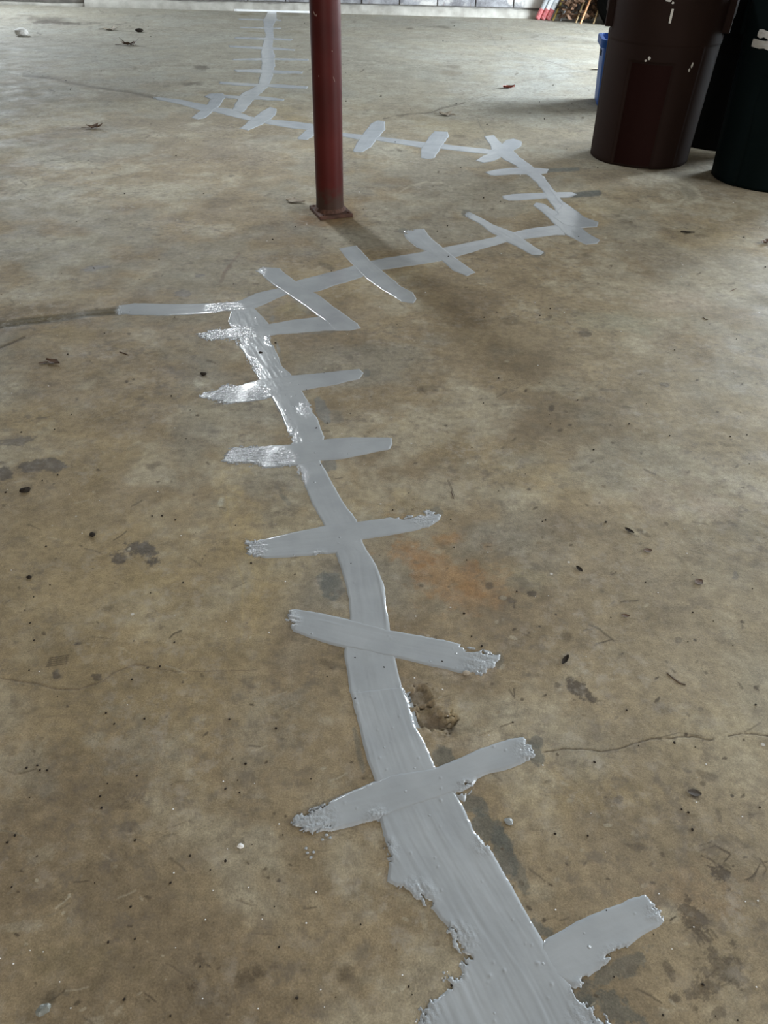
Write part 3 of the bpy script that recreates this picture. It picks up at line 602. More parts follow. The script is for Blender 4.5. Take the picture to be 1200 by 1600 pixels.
stroke(CS, [(657, 247), (657, 233), (667, 217), (678, 205), (700, 206), (702, 213), (692, 227), (680, 247), (667, 249)], [(690, 206), (667, 247)], 1.3, lift=.00025, edge=.005)
stroke(CS, [(550, 235), (563, 213), (580, 192), (590, 188), (602, 190), (603, 202), (590, 217), (580, 230), (567, 238), (553, 238)], [(595, 190), (560, 237)], 1.3, lift=.00025, edge=.005)
stroke(CS, [(463, 216), (474, 206), (488, 196), (505, 187), (516, 190), (500, 206), (488, 214), (480, 219), (466, 218)], [(510, 188), (470, 218)], 1.3, lift=.00025, edge=.005)
stroke(CS, [(373, 201), (392, 186), (408, 174), (422, 167), (433, 170), (432, 178), (424, 186), (412, 194), (400, 199), (388, 204)], [(430, 169), (380, 203)], 1.3, lift=.00025, edge=.006)
stroke(CS, [(298, 184), (312, 173), (323, 163), (328, 155), (318, 151), (328, 146), (348, 146), (354, 150), (342, 168), (334, 172), (330, 177), (320, 185), (309, 187)], [(340, 147), (303, 186)], 1.3, lift=.00025, edge=.006)
for P in [[(340, 148), (374, 150), (400, 149), (444, 155), (442, 158), (400, 156), (374, 155), (340, 153)],
          [(342, 127), (370, 129), (402, 131), (440, 132), (480, 135), (480, 139), (440, 138), (402, 135), (370, 134), (343, 131)],
          [(366, 109), (400, 108), (432, 110), (476, 112), (472, 115), (432, 115), (400, 114), (368, 112)],
          [(362, 92), (400, 91), (430, 91), (483, 92), (482, 95), (430, 94), (400, 94.5), (364, 94.5)],
          [(357, 71), (400, 73), (430, 74), (462, 77), (461, 79.5), (430, 78), (400, 76.5), (358, 74)],
          [(366, 58), (400, 58.5), (430, 59.5), (457, 61), (456, 63.5), (430, 62.5), (400, 61.5), (367, 60.5)],
          [(374, 42), (400, 42.5), (440, 43.5), (439, 45), (400, 44.5), (375, 44)],
          [(372, 29), (400, 29.5), (440, 31), (439, 32.6), (400, 31.5), (373, 31)]]:
    n = len(P) // 2
    stroke(CS, P, [((P[0][0] + P[-1][0]) / 2, (P[0][1] + P[-1][1]) / 2), ((P[n - 1][0] + P[n][0]) / 2, (P[n - 1][1] + P[n][1]) / 2)], 1.2, lift=.00025, edge=.012, T=.0013)

# ------------------------------------------------------------------ red steel post
PC = (-.232, 2.862)
post = empty('steel_post', (PC[0], PC[1], 0), 'dark red painted round steel post standing on a rusty base plate', 'post')
def post_mat():
    m = mat('chipped_red_paint', (.085, .010, .008), .5, noise=.35, nscale=6, bump=.12, bscale=40, spec=.22)
    nt = m.node_tree; N = nt.nodes; L = nt.links; b = N['Principled BSDF']
    src = b.inputs['Base Color'].links[0].from_socket
    tc = N.new('ShaderNodeTexCoord'); sp = N.new('ShaderNodeSeparateXYZ'); L.new(tc.outputs['Object'], sp.inputs[0])
    r = N.new('ShaderNodeMapRange'); r.inputs[1].default_value = .14; r.inputs[2].default_value = .03; L.new(sp.outputs[2], r.inputs[0])
    n = N.new('ShaderNodeTexNoise'); n.inputs['Scale'].default_value = 45; n.inputs['Detail'].default_value = 6; L.new(tc.outputs['Object'], n.inputs['Vector'])
    mm = N.new('ShaderNodeMath'); mm.operation = 'MULTIPLY'; L.new(r.outputs[0], mm.inputs[0]); L.new(n.outputs[0], mm.inputs[1])
    r2 = N.new('ShaderNodeMapRange'); r2.inputs[1].default_value = .15; r2.inputs[2].default_value = .4; L.new(mm.outputs[0], r2.inputs[0])
    mx = N.new('ShaderNodeMix'); mx.data_type = 'RGBA'; L.new(r2.outputs[0], mx.inputs[0]); L.new(src, mx.inputs[6]); mx.inputs[7].default_value = (.055, .028, .02, 1)
    L.new(mx.outputs[2], b.inputs['Base Color'])
    return m
pr = .0505
prof = [(.0, pr + .002), (.012, pr + .001), (.04, pr), (.3, pr), (1.0, pr), (2.0, pr), (2.46, pr)]
v = []; f = []; SEG = 64
for z, r in prof:
    for j in range(SEG): a = 2 * math.pi * j / SEG; v.append((r * math.cos(a), r * math.sin(a), z + .012))
for i in range(len(prof) - 1):
    for j in range(SEG): f.append((i * SEG + j, i * SEG + (j + 1) % SEG, (i + 1) * SEG + (j + 1) % SEG, (i + 1) * SEG + j))
link('shaft', mesh_from('shaft', v, f), post_mat(), post, smooth=True)
rust = mat('rusty_steel', (.13, .062, .042), .75, noise=.55, nscale=40, bump=.5, bscale=120, spec=.3)
pts = [fl(481, 326), fl(490, 346), fl(539, 341)]
c1 = Vector(pts[1][:2]); e1 = (Vector(pts[2][:2]) - c1); e2 = (Vector(pts[0][:2]) - c1)
ang = math.atan2(e1.y, e1.x); sz = .118
bm = bmesh.new(); ctr = Vector((c1.x + .5 * (e1.x + e2.x) - PC[0], c1.y + .5 * (e1.y) + .062 - PC[1] , .007))
box_bm(bm, Vector((0, 0, .007)), (.128, .140, .014), Matrix.Rotation(ang, 3, 'Z'), bev=.003)
bp_ = link('base_plate', bm_mesh('base_plate', bm), rust, post); bp_.location = (.003, -.004, 0)
# weld collar
v = []; f = []; 
for z, r in [(.013, pr + .010), (.018, pr + .007), (.026, pr + .001)]:
    for j in range(SEG): a = 2 * math.pi * j / SEG; rr_ = r + .0012 * math.sin(j * 2.3); v.append((rr_ * math.cos(a), rr_ * math.sin(a), z))
for i in range(2):
    for j in range(SEG): f.append((i * SEG + j, i * SEG + (j + 1) % SEG, (i + 1) * SEG + (j + 1) % SEG, (i + 1) * SEG + j))
link('weld_bead', mesh_from('weld_bead', v, f), rust, post, smooth=True)
for sx, sy in ((-.05, .055), (-.045, -.058), (.052, -.056)):
    bm = bmesh.new(); bmesh.ops.create_cone(bm, cap_ends=True, segments=6, radius1=.006, radius2=.0052, depth=.004)
    o = link('bolt', bm_mesh('bolt', bm), rust, post)
    p = Matrix.Rotation(ang, 3, 'Z') @ Vector((sx, sy, 0)); o.location = (p.x + .003, p.y - .004, .0155)
chip = mat('paint_chip', (.42, .30, .26), .6)
def on_post(px, py, wz, ww, parent, skew=0.0):
    best = None
    d = fw + RT * (px - 600) / F - UP * (py - 800) / F; o_ = np.array([-PC[0], -PC[1], CAM_H]); R_ = pr + .0004
    a = d[0] ** 2 + d[1] ** 2; b_ = 2 * (o_[0] * d[0] + o_[1] * d[1]); c = o_[0] ** 2 + o_[1] ** 2 - R_ ** 2
    D = b_ * b_ - 4 * a * c
    if D < 0: return
    t = (-b_ - math.sqrt(D)) / (2 * a); p = o_ + d * t; th = math.atan2(p[1], p[0])
    vv = []; ff = []
    for i in range(4):
        z = p[2] + wz * (i / 3 - .5); wd = ww * math.sin(math.pi * (i + .5) / 4)
        for s_ in (-1, 1):
            for rr2 in (R_ - .0008, R_ + .0003):
                q = th + (s_ * wd + skew * wz * (i / 3 - .5)) / R_; vv.append((rr2 * math.cos(q), rr2 * math.sin(q), z))
    for i in range(3):
        k = 4 * i; ff += [(k + 1, k + 3, k + 7, k + 5), (k, k + 1, k + 5, k + 4), (k + 3, k + 2, k + 6, k + 7)]
    link('paint_chip', mesh_from('paint_chip', vv, ff), chip, parent)
for q in [(491, 21, .012, .0012, -.6), (494, 24, .006, .0012, 0), (522, 124, .016, .0006, -.3), (498, 119, .004, .0008, 0), (519, 80, .004, .0008, 0), (492, 250, .012, .0005, .3)]:
    on_post(q[0], q[1], q[2], q[3], post, q[4])

# ------------------------------------------------------------------ refuse bins
def lathe_fn(name, zs, rf, m, parent, seg=144, cap_bottom=False, cap_top=False):
    v = []; f = []
    for z in zs:
        for j in range(seg):
            a = 2 * math.pi * j / seg; r, zz = rf(z, a); v.append((r * math.cos(a), r * math.sin(a), zz))
    for i in range(len(zs) - 1):
        for j in range(seg): f.append((i * seg + j, i * seg + (j + 1) % seg, (i + 1) * seg + (j + 1) % seg, (i + 1) * seg + j))
    if cap_bottom: f.append(tuple(range(seg))[::-1])
    if cap_top: f.append(tuple(range((len(zs) - 1) * seg, len(zs) * seg)))
    me = mesh_from(name, v, f); return link(name, me, m, parent, smooth=True)
def adiff(a, b_):
    return (a - b_ + math.pi) % (2 * math.pi) - math.pi
def trash_can(loc, rb, rt, h, view, m, label, panel=(-29, 16), step=.475, handle=90, scratches=(), panel_m=None):
    t = empty('trash_can', loc, label, 'trash can')
    ts = step
    def wall(z, a):
        r = rb + (rt - rb) * z / h
        s_ = lambda e0, e1, x: (lambda q: q * q * (3 - 2 * q))(min(1, max(0, (x - e0) / (e1 - e0))))
        r += .0025 * s_(ts - .004, ts + .004, z)                      # shoulder above the lower body
        if z < .006: r -= (.006 - z) * 1.0
        d_ = math.degrees(adiff(a, view))
        for k in range(3):                                            # recessed panels round the body
            dd = (d_ - k * 120 + 180) % 360 - 180
            inside = s_(panel[0] - 1.3, panel[0] + .3, dd) * (1 - s_(panel[1] - .3, panel[1] + 1.3, dd)) * (1 - s_(.408, .416, z))
            r -= .008 * inside
            if ts > z > .0:
                r += .0022 * math.exp(-((dd - panel[1] - 28) / 1.2) ** 2)
        for sg in (-1, 1):                                            # pockets behind the grips
            dd = abs(math.degrees(adiff(a, view + sg * R(handle))))
            r -= .030 * (1 - s_(12, 22, dd)) * s_(.50, .53, z) * (1 - s_(.625, .65, z))
        return r, z
    zs = sorted(set([0, .003, .006, .02] + list(np.linspace(.05, h - .05, 34)) + [.404, .408, .412, .416, .42, ts - .006, ts - .003, ts, ts + .003, ts + .006, .5, .51, .52, .53, .625, .635, .65]))
    lathe_fn('body', zs, wall, m, t, 240, cap_bottom=True)
    a0_, a1_ = view + R(panel[0] + .9), view + R(panel[1] - .9); vv = []; ff = []   # the inset plate in the front recess
    for i in range(12):
        z = .012 + (.405 - .012) * i / 11
        for j in range(24):
            a = a0_ + (a1_ - a0_) * j / 23; r_ = rb + (rt - rb) * z / h - .008 + .0009; vv.append((r_ * math.cos(a), r_ * math.sin(a), z))
    for i in range(11):
        for j in range(23): ff.append((i * 24 + j, i * 24 + j + 1, i * 24 + j + 25, i * 24 + j + 24))
    link('front_panel', mesh_from('front_panel', vv, ff), panel_m or m, t, smooth=True)
    rim = [(rt - .004, h - .055), (rt + .012, h - .05), (rt + .014, h - .03), (rt + .012, h - .012), (rt + .020, h - .008), (rt + .020, h), (rt + .004, h + .002), (rt - .006, h - .006), (rt - .010, h - .06), (rt - .02, .3), (rb - .012, .02)]
    lathe_fn('rim', list(range(len(rim))), lambda i, a: rim[i], m, t, 96)
    for sg in (-1, 1):
        a0 = view + sg * R(handle); bm = bmesh.new()
        rr2 = rt + .004
        for k in range(-3, 4):                                        # grip bar following the wall
            a = a0 + R(k * 5.2); q = Matrix.Rotation(a, 3, 'Z')
            box_bm(bm, Vector((math.cos(a) * (rr2 + .006), math.sin(a) * (rr2 + .006), .605)), (.024, .024, .075), q, bev=.004)
        for k in (-3.4, 3.4):
            a = a0 + R(k * 5.2); q = Matrix.Rotation(a, 3, 'Z')
            box_bm(bm, Vector((math.cos(a) * (rt - .006), math.sin(a) * (rt - .006), .575)), (.060, .014, .12), q, bev=.004)
        link('handle', bm_mesh('handle', bm), m, t)
    for (off, z, wa, hz, c) in scratches:
        a = view + R(off); r_ = wall(z, a)[0] + .0005
        vv = []; ff = []; nn = 9
        for k in range(nn):
            th = 2 * math.pi * k / nn; jj = random.uniform(.65, 1.15) if c != 'bar' else 1
            du = math.cos(th) * wa / r_ * jj; dz = math.sin(th) * hz * jj
            if c == 'bar': 
                du = (wa / r_) * max(-1, min(1, math.cos(th) * 1.6)); dz = hz * max(-1, min(1, math.sin(th) * 1.6))
            for rr3 in (r_ - .002, r_ + .0006): vv.append((rr3 * math.cos(a + du), rr3 * math.sin(a + du), z + dz))
        for k in range(nn): ff.append((2 * k, 2 * ((k + 1) % nn), 2 * ((k + 1) % nn) + 1, 2 * k + 1))
        ff.append(tuple(2 * k + 1 for k in range(nn)))
        link('label_strip' if c == 'bar' else 'paint_spot', mesh_from('paint_spot', vv, ff), PAINT, t)
    return t
PAINT = mat('white_paint_spot', (.62, .60, .56), .6)
brown_pl = mat('brown_plastic', (.025, .0145, .012), .62, spec=.05, noise=.12, nscale=5, bump=.08, bscale=200)
green_pl = mat('dark_green_plastic', (.002, .006, .0065), .6, spec=.07, noise=.12, nscale=5, bump=.08, bscale=200)
black_pl = mat('black_plastic', (.0015, .0015, .0015), .6, spec=.06, bump=.08, bscale=200)
vb = math.atan2(-3.8, -1.16)
trash_can((1.16, 3.80, 0), .222, .242, .70, vb, brown_pl, 'dark brown plastic trash can with recessed front panel and white paint spots',
          panel_m=mat('gloss_toned_brown_plastic', (.018, .0062, .0052), .6, spec=.05, bump=.08, bscale=200), scratches=[(-10, .428, .006, .007, 's'), (-13, .419, .005, .004, 's'), (35, .408, .005, .012, 's'), (33, .392, .004, .007, 's'), (2, .578, .0045, .024, 'bar'), (-3, .628, .012, .004, 's'), (1, .622, .006, .005, 's')])  # panel colour holds the darker, redder look that gloss gives the recess
vg = math.atan2(-3.4, -1.72)
g = trash_can((1.645, 3.475, 0), .232, .262, .72, vg, green_pl, 'very dark green trash can at the right edge with a torn white paper label', handle=120)
trash_can((1.65, 4.14, 0), .225, .25, .70, vg, black_pl, 'black trash can standing in shadow between the brown and green cans', handle=70)
# torn paper label on the green can
def paper(offa, z, wa, hz, parent, rbase, m):
    a = vg + R(offa); vv = []; ff = []; nu = 6; nv = 4
    for i in range(nv):
        for j in range(nu):
            du = (j / (nu - 1) - .5) * 2 * wa / rbase; dz = (i / (nv - 1) - .5) * 2 * hz + random.uniform(-.004, .004)
            rr3 = rbase + .003 + random.uniform(0, .004)
            vv.append((rr3 * math.cos(a + du), rr3 * math.sin(a + du), z + dz))
    for i in range(nv - 1):
        for j in range(nu - 1): ff.append((i * nu + j, i * nu + j + 1, (i + 1) * nu + j + 1, (i + 1) * nu + j))
    o = link('torn_label', mesh_from('torn_label', vv, ff), m, parent)
    so = o.modifiers.new('s', 'SOLIDIFY'); so.thickness = .001
PAPER = mat('torn_paper', (.55, .53, .50), .8, noise=.2, nscale=30)
paper(-36, .548, .045, .013, g, .2575, PAPER); paper(-38, .514, .058, .014, g, .2560, PAPER)

# ------------------------------------------------------------------ blue recycling bin
blue = mat('blue_plastic', (.008, .060, .25), .5, spec=.25, bump=.08, bscale=150)
BX, BY = 1.405, 5.04
rb_ = empty('recycling_bin', (BX, BY, 0), 'blue plastic recycling bin standing behind the brown trash can', 'bin', rz=R(-8))
hw, hd, hh = .215, .155, .335
def rrect(hx, hy, r, z, n=6):
    out = []
    for cx, cy, a0 in ((hx - r, hy - r, 0), (-hx + r, hy - r, 90), (-hx + r, -hy + r, 180), (hx - r, -hy + r, 270)):
        for k in range(n + 1): a = R(a0 + 90 * k / n); out.append((cx + r * math.cos(a), cy + r * math.sin(a), z))
    return out
def loft(name, rings, m, parent, bottom=True):
    n = len(rings[0]); v = [p for r_ in rings for p in r_]; f = []
    for i in range(len(rings) - 1):
        for j in range(n): f.append((i * n + j, i * n + (j + 1) % n, (i + 1) * n + (j + 1) % n, (i + 1) * n + j))
    if bottom: f.append(tuple(range(n))[::-1]); f.append(tuple(range((len(rings) - 1) * n, len(rings) * n)))
    o = link(name, mesh_from(name, v, f), m, parent); return o
loft('body', [rrect(hw - .030, hd - .03, .025, 0), rrect(hw - .025, hd - .025, .03, .006), rrect(hw - .004, hd - .004, .035, hh - .03), rrect(hw, hd, .035, hh - .002), rrect(hw - .006, hd - .006, .03, hh - .002), rrect(hw - .03, hd - .03, .025, .012)], blue, rb_)
loft('rim', [rrect(hw - .006, hd - .006, .035, hh - .036), rrect(hw + .014, hd + .014, .045, hh - .036), rrect(hw + .016, hd + .016, .045, hh - .002), rrect(hw + .012, hd + .012, .045, hh + .003), rrect(hw - .006, hd - .006, .03, hh + .003), rrect(hw - .008, hd - .008, .03, hh - .036)], blue, rb_, False)
for sx in (-1, 1):
    for k in (-2, -1, 0, 1, 2):
        box('rib', (sx * (hw + .004), k * .05, hh - .016), (.022, .006, .03), blue, rb_)
    box('handle_slot', (sx * (hw - .012), 0, hh - .075), (.02, .09, .028), black_pl, rb_, bev=.004)
for k in (-3, -2, -1, 0, 1, 2, 3): box('rib', (k * .055, -hd - .004, hh - .016), (.006, .022, .03), blue, rb_)

# ------------------------------------------------------------------ things in the far corner
def wallpt(px, py, y): # point at depth y on the ray
    d = fw + RT * (px - 600) / F - UP * (py - 800) / F; t = y / d[1]; return d * t + np.array([0, 0, CAM_H])
white_p = mat('white_enamel', (.78, .82, .86), .3); redp = mat('red_paint', (.52, .06, .07), .5, noise=.4, nscale=60, col2=(.65, .25, .25)); yel = mat('yellow_paint', (.60, .46, .12), .5); greyp = mat('grey_enamel', (.42, .44, .45), .5)
def stake(base, lean, r, L, m, label, cat, tip=None, seg=10, nm='driveway_stake', grp=None):
    b0 = Vector(base); d = Vector(lean).normalized()
    d = Vector((lean[0], max(0, (9.385 - r - b0.y)) / L, 1)).normalized() if b0.y > 9 else d
    t = empty(nm, tuple(b0), label, cat, grp)
    link('shaft', tube_me('shaft', [d * (.10 if tip else .0), d * (L * .5), d * L], r, seg), m, t, smooth=False)
    if tip: link('tip', tube_me('tip', [d * 0, d * .01, d * .10], [r * .7, r * 1.15, r * 1.1], seg), tip, t)
    return t
lean = (.42, .10, 1.0)
for k, (dx, dy, mm, tp, tx) in enumerate([(0, 0, greyp, redp, 'outermost grey driveway stake with a red tip, left end of the leaning bundle'), (.045, -.012, white_p, redp, 'second driveway stake of the leaning bundle, white with a red tip'), (.09, -.018, white_p, redp, 'third driveway stake of the leaning bundle, bright white with a red tip'),
                                         (.03, .05, greyp, redp, 'grey driveway stake with a red tip, behind the white ones')]):
    p = fl(833, 28); stake((p[0] + .02 + dx * 1.15, 9.29 + dy, .002), lean, .024, 1.25, mm, tx, 'stake', tp)
p = fl(856, 27); stake((p[0] + .01, 9.27, 0), lean, .011, 1.2, yel, 'thin yellow driveway stake on the right of the red-tipped bundle', 'stake')
p = fl(864, 27); stake((p[0]+.03, 9.25, 0), (.40, .09, 1), .009, 1.2, greyp, 'slim pale grey stake beside the yellow stake', 'stake')
org = mat('orange_wood', (.55, .26, .11), .5); tanw = mat('tan_wood', (.42, .30, .15), .6)
p = fl(897, 31); stake((p[0], 9.02, 0), (.36, .30, 1), .010, 1.3, org, 'thin orange handle leaning in front of the dry leaf bundle', 'handle', nm='tool_handle')
p = fl(885, 28); stake((p[0] + .02, 9.10, 0), (.34, .22, 1), .009, 1.3, tanw, 'tan broom handle leaning left of the orange handle', 'handle', nm='tool_handle')
p = fl(915, 30); stake((p[0], 9.05, 0), (.28, .2, 1), .008, 1.3, tanw, 'dull tan stick leaning right of the orange handle', 'handle', nm='tool_handle')

def leaf_me(name, L=.05, W_=.03, curl=.3, lobes=0, seed=0):
    rd = random.Random(seed); n = 9; v = []; f = []
    for i in range(n):
        t = i / (n - 1); w_ = W_ / 2 * math.sin(math.pi * min(1, t * .92 + .06)) ** .8 * (1 + (.35 * math.sin(t * 9 + seed) if lobes else .08 * rd.uniform(-1, 1)))
        for s_ in (-1, -.5, 0, .5, 1):
            v.append(((t - .5) * L, s_ * w_, .0006 + L * .6 * curl * ((abs(s_) ** 1.5) * .25 + (t - .5) ** 2 * .6 + rd.uniform(0, .05))))
    for i in range(n - 1):
        for j in range(4): f.append((i * 5 + j, i * 5 + j + 1, (i + 1) * 5 + j + 1, (i + 1) * 5 + j))
    nv = len(v); v += [(a, b_, c + .0005) for a, b_, c in v]
    f += [tuple(nv + q for q in reversed(g_)) for g_ in f]
    return mesh_from(name, v, f)
# bundle of dry brown leaves: one heap in the corner
heap_m = mat('dry_leaf_brown', (.16, .085, .045), .7, noise=.5, nscale=20)
vv = []; ff = []; rd = random.Random(3)
for k in range(260):
    me = leaf_me('tmp', rd.uniform(.05, .10), rd.uniform(.03, .05), .7, 1, k)
    q = Matrix.Rotation(rd.uniform(0, 6.28), 3, 'Z') @ Matrix.Rotation(rd.uniform(-1.3, 1.3), 3, 'X') @ Matrix.Rotation(rd.uniform(-.8, .8), 3, 'Y')
    zt = rd.random(); c = Vector((rd.uniform(-.19, .2) + zt * .12, rd.uniform(-.13, .10) + zt * .05, .03 + zt * .42)); base_i = len(vv)
    for a in me.vertices:
        w_ = q @ a.co + c; w_.z = max(.001, w_.z); vv.append(tuple(w_))
    ff += [tuple(base_i + i for i in p_.vertices) for p_ in me.polygons]; bpy.data.meshes.remove(me)
p = fl(885, 26); hp = link('leaf_bundle', mesh_from('leaf_bundle', vv, ff), heap_m, label='heap of dry brown leaves packed against the wall beside the stakes', cat='leaves', kind='stuff'); hp.location = (p[0] + .02, 9.18, 0)
# dark bag behind the bins' corner
def sack(name, loc, sx, sy, sz, m, label, cat, seed=1):
    bm = bmesh.new(); bmesh.ops.create_icosphere(bm, subdivisions=4, radius=1)
    for v_ in bm.verts:
        n = v_.co.copy(); k = 1 + .10 * math.sin(5 * n.x + seed) * math.sin(4 * n.y + 2 * seed) + .06 * math.sin(11 * n.z + 7 * n.x) + .03 * math.sin(23 * n.y + 13 * n.z)
        v_.co = Vector((n.x * sx * k, n.y * sy * k, max(0, (n.z * .5 + .42)) * sz * k + .001))
    o = link(name, bm_mesh(name, bm), m, label=label, cat=cat, smooth=True); o.location = loc; return o
bag_m = mat('black_bag', (.004, .004, .004), .8, spec=.05, bump=.5, bscale=25)
sack('garbage_bag', (2.24, 9.05, 0), .22, .20, .62, bag_m, 'black garbage bag slumped in the dark corner right of the leaves', 'bag', 1)
sack('garbage_bag', (2.80, 9.0, 0), .25, .25, .70, bag_m, 'black garbage bag farther right in the dark corner, mostly behind the brown can', 'bag', 2.2)
# grey slotted shelf post left of the brown can
sp_ = empty('shelf_upright', (2.02, 7.55, 0), 'grey slotted upright standing just left of the brown trash can rim', 'upright')
slot_m = mat('grey_plastic', (.10, .10, .10), .6)
bm = bmesh.new()
for z in np.arange(0.0, 1.6, .09):
    box_bm(bm, Vector((0, 0, z + .03)), (.10, .03, .06))
    for s_ in (-1, 1): box_bm(bm, Vector((s_ * .036, 0, z + .075)), (.028, .03, .03))
link('slotted_strip', bm_mesh('slotted_strip', bm), slot_m, sp_)
box('foot', (0, 0, .008), (.13, .07, .016), slot_m, sp_, bev=.003)

# ------------------------------------------------------------------ debris on the slab
LEAF = mat('leaf_brown', (.13, .075, .045), .7, noise=.4, nscale=60); LEAFR = mat('leaf_red', (.26, .055, .03), .6, noise=.3, nscale=60)
LEAFP = mat('leaf_pale', (.42, .36, .28), .7, noise=.3, nscale=60); DARK = mat('dark_crumb', (.035, .028, .022), .9, spec=.1, noise=.3, nscale=90)
STONE = mat('pale_stone', (.60, .58, .54), .7, noise=.2, nscale=50); WHITEC = mat('white_chip', (.75, .74, .72), .5)
def put(o, px, py, z=.0006):
    p = fl(px, py); o.location = (p[0], p[1], z)
def leaf(px, py, L_, W_, rz, m, label, curl=.5, lobes=1, cat='leaf'):
    o = link('leaf', leaf_me('leaf', L_, W_, curl, lobes, int(px + py)), m, label=label, cat=cat); put(o, px, py); o.rotation_euler = (0, 0, R(rz)); return o
def star_leaf(px, py, Rr, rz, m, label, lift=.35, seed=1):
    "a dried lobed leaf: pointed lobes, crumpled, some tips standing up, with its stalk"
    rd = random.Random(seed); v = [(0, 0, Rr * .10)]; f = []; n = 15
    for ring_ in (.5, 1.0):
        for k in range(n):
            a = 2 * math.pi * k / n; lobe = 1.0 if k % 3 == 0 else (.62 if k % 3 == 1 else .48)
            q = ring_ * (lobe if ring_ == 1 else .5 + .3 * lobe) * rd.uniform(.85, 1.15) * Rr
            z = Rr * (.05 + (lift * rd.random() * (1.4 if k % 3 == 0 else .5) if ring_ == 1 else .18 * rd.random()))
            v.append((q * math.cos(a) * 1.15, q * math.sin(a) * .8, z))
    for k in range(n):
        f.append((0, 1 + k, 1 + (k + 1) % n)); f.append((1 + k, 1 + n + k, 1 + n + (k + 1) % n, 1 + (k + 1) % n))
    nv = len(v); v += [(a, b_, c - .0006 - .004 * Rr) for a, b_, c in v]
    f += [tuple(nv + q for q in reversed(g_)) for g_ in f]
    o = link('leaf', mesh_from('leaf', v, f), m, label=label, cat='leaf'); put(o, px, py, .001); o.rotation_euler = (0, 0, R(rz))
    link('stalk', tube_me('stalk', [Vector((0, 0, Rr * .1)), Vector((-Rr * .8, -Rr * .1, Rr * .12)), Vector((-Rr * 1.5, .1 * Rr, Rr * .05))], Rr * .025, 5), m, o)
    return o
def crumb_me(name, r, fl_=.6, seed=1):
    bm = bmesh.new(); bmesh.ops.create_icosphere(bm, subdivisions=2, radius=r); rd = random.Random(seed)
    for v_ in bm.verts:
        k = rd.uniform(.88, 1.08) if r > .02 else rd.uniform(.75, 1.2); v_.co = Vector((v_.co.x * k * 1.3, v_.co.y * k, v_.co.z * k * fl_))
    zm = min(v_.co.z for v_ in bm.verts)
    for v_ in bm.verts: v_.co.z -= zm + r * .1
    return bm_mesh(name, bm)
def crumb(px, py, r, m, label, cat, nm='crumb', fl_=.6, rz=0, group=None):
    o = link(nm, crumb_me(nm, r, fl_, int(px)), m, label=label, cat=cat, group=group); put(o, px, py, 0); o.rotation_euler = (0, 0, R(rz)); return o
star_leaf(203, 71, .075, 10, LEAF, 'dark brown curled leaf on the far left slab below the pale leaf', .6, 3)
star_leaf(172, 47, .075, -10, LEAFP, 'pale tan leaf on the far left slab near the wall', .3, 5)
star_leaf(147, 201, .042, 5, LEAF, 'dark brown leaf lying alone left of the end of the far sealant', .6, 8)
leaf(795, 138, .085, .05, 20, LEAFR, 'small red-brown leaf on the bright floor right of the post', .8)
star_leaf(697, 180, .05, -20, LEAFP, 'pale curled leaf behind the second cross stroke right of the post', .35, 4)
leaf(940, 109, .17, .04, 10, mat('leaf_yellow', (.45, .42, .28), .7), 'flat yellowish leaf lying against the blue bin', .2)
leaf(83, 567, .045, .018, -25, LEAF, 'brown three-pointed leaf scrap below the brown crack on the left', .5)
leaf(68, 568, .022, .008, 20, LEAF, 'tiny leaf shred just left of the three-pointed leaf scrap', .3)
leaf(462, 316, .075, .035, -12, LEAFP, 'pale wood chip on the floor left of the post base plate', .4, cat='wood chip')
leaf(454, 312, .04, .02, 30, LEAFP, 'smaller pale chip beside the wood chip left of the post', .4, cat='wood chip')
leaf(1085, 1240, .017, .010, -12, mat('leaf_dark', (.06, .045, .033), .7), 'small dark oval leaf on the right foreground slab', .25, 0)
leaf(1074, 364, .05, .016, -8, DARK, 'dark leaf sliver lying alone right of the sealant bend, below the dusty ring', .3, 0)
leaf(1198, 380, .05, .03, 30, LEAF, 'brown leaf cut by the right edge of the view', .7)
leaf(983, 830, .020, .008, -45, DARK, 'dark seed husk on the right slab left of the flat one', .3, 0)
leaf(1012, 861, .015, .011, 0, LEAF, 'small brown husk between two others on the right slab', .3, 0)
leaf(1092, 910, .016, .014, 30, LEAF, 'grey-brown triangular husk, rightmost of the husks on the right slab', .3, 0)
leaf(977, 963, .014, .007, -10, LEAF, 'small brown husk above the scratched lines on the right slab', .3, 0)
leaf(905, 890, .016, .008, -60, DARK, 'narrow dark husk left of centre on the right slab', .3, 0)
leaf(883, 1032, .022, .008, 55, DARK, 'dark pod standing just above the muddy print on the right slab', .4, 0)
crumb(35, 56, .045, STONE, 'white stone lying on the far left slab', 'stone', 'stone', .7)
crumb(218, 50, .028, DARK, 'dark crumb on the far left slab right of the pale leaf', 'crumb')
crumb(318, 586, .0065, DARK, 'black crumb left of the sealant, above the left end of a cross stroke', 'crumb', rz=-30)
crumb(40, 768, .0075, DARK, 'dark green-black crumb near the left edge beside the muddy patch', 'crumb', rz=20)
crumb(145, 837, .005, DARK, 'dark elongated crumb above left of the cracked oval stain', 'crumb', rz=-45)
crumb(407, 552, .004, DARK, 'tiny black speck stuck on the wet sealant', 'crumb')
crumb(46, 903, .004, DARK, 'black speck below left of the cracked oval stain', 'crumb')
crumb(70, 1580, .0055, mat('grey_pebble', (.20, .21, .19), .4), 'grey-green pebble at the bottom left corner', 'stone', 'stone', .8, 30)
crumb(376, 1323, .0032, WHITEC, 'small glossy white drip on the floor left of the near sealant', 'drip', 'sealant_drip', .7)
crumb(795, 1284, .0045, mat('grey_drip', (.30, .32, .32), .3), 'round grey drip on the floor right of the wide near sealant', 'drip', 'sealant_drip', .35)
crumb(728, 1065 - 12, .0045, LEAFP, 'pale grain at the edge of the gouge beside the sealant', 'crumb')
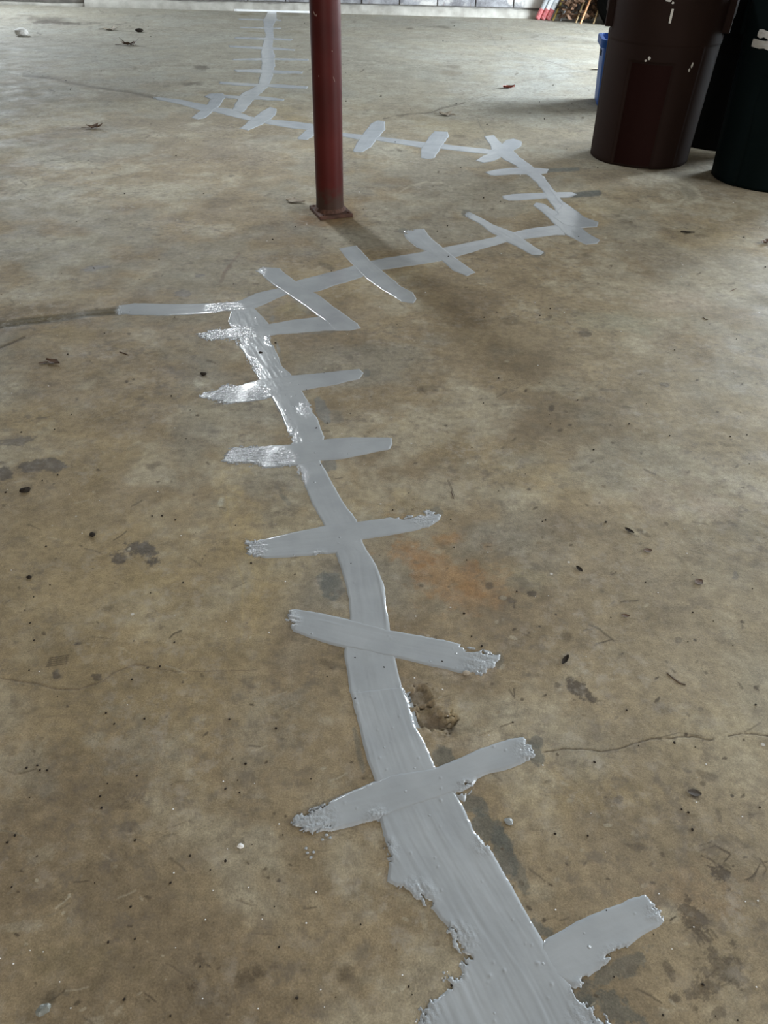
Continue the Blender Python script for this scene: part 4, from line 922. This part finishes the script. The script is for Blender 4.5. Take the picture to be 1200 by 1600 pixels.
for i, (px, py, c) in enumerate([(480, 1333, 0), (486, 1340, 0), (478, 1326, 0), (490, 1332, 0), (510, 1305, 0), (516, 1309, 0), (504, 1312, 0)]):
    crumb(px, py, .0016, SEAL, 'glossy blob of grey sealant splattered below the ragged end of the big near cross stroke', 'drip', 'sealant_drip', .5, group='sealant spatter below the big near cross stroke')
# unnumbered grit
vv = []; ff = []; rd = random.Random(9)
ico = crumb_me('tmp', 1, .7, 5); iv = [v_.co.copy() for v_ in ico.vertices]; ip = [tuple(p_.vertices) for p_ in ico.polygons]; bpy.data.meshes.remove(ico)
for k in range(260):
    px, py = rd.uniform(-20, 1220), 1620 * rd.random() ** .9 + 20
    p = fl(px, py); s_ = rd.uniform(.0005, .0013) * (1 + p[1] * .45)
    if p[1] > 9.2: continue
    b0 = len(vv)
    a = rd.uniform(0, 6.28)
    for c in iv: vv.append((p[0] + s_ * (c.x * math.cos(a) - c.y * math.sin(a)), p[1] + s_ * (c.x * math.sin(a) + c.y * math.cos(a)), s_ * c.z - .0002))
    ff += [tuple(b0 + i for i in q) for q in ip]
link('grit', mesh_from('grit', vv, ff), DARK, label='fine dark grit scattered over the concrete slab', cat='grit', kind='stuff')
vv = []; ff = []
for k in range(150):
    px, py = rd.uniform(-20, 1220), 1620 * rd.random() ** .7 + 20
    p = fl(px, py); s_ = rd.uniform(.0004, .0008) * (1 + p[1] * .5)
    if p[1] > 9.2: continue
    b0 = len(vv)
    for c in iv: vv.append((p[0] + s_ * c.x, p[1] + s_ * c.y, s_ * c.z - .0002))
    ff += [tuple(b0 + i for i in q) for q in ip]
link('salt_grains', mesh_from('salt_grains', vv, ff), WHITEC, label='fine white grains sprinkled over the concrete slab', cat='grit', kind='stuff')
# twigs
def twig(P, r, label):
    pts = [fl(*q) for q in P]; pts = [Vector((q[0], q[1], r * .8)) for q in pts]; o0 = pts[0].copy()
    me = tube_me('twig', [q - Vector((o0.x, o0.y, 0)) for q in pts], [r * .6] + [r] * (len(pts) - 2) + [r * .5], 6)
    o = link('twig', me, LEAF, label=label, cat='twig'); o.location = (o0.x, o0.y, 0)
twig([(187, 508 + 42), (196, 553), (201, 555)], .0012, 'thin dark twig on the floor left of the ragged sealant')
twig([(1042, 1052), (1050, 1059), (1062, 1068), (1071, 1070)], .0009, 'thin twig lying on the right slab with a white grain at its end')
twig([(705, 768), (707, 774), (709, 780)], .0009, 'short dark twig on the floor right of the sealant middle')
twig([(1142, 455), (1146, 453), (1150, 451)], .0016, 'short dark twig near the right edge on the pale floor patch')
twig([(1098, 496), (1102, 499), (1106, 500)], .0014, 'short dark twig on the pale pinkish floor patch')
print('blocks', nb)
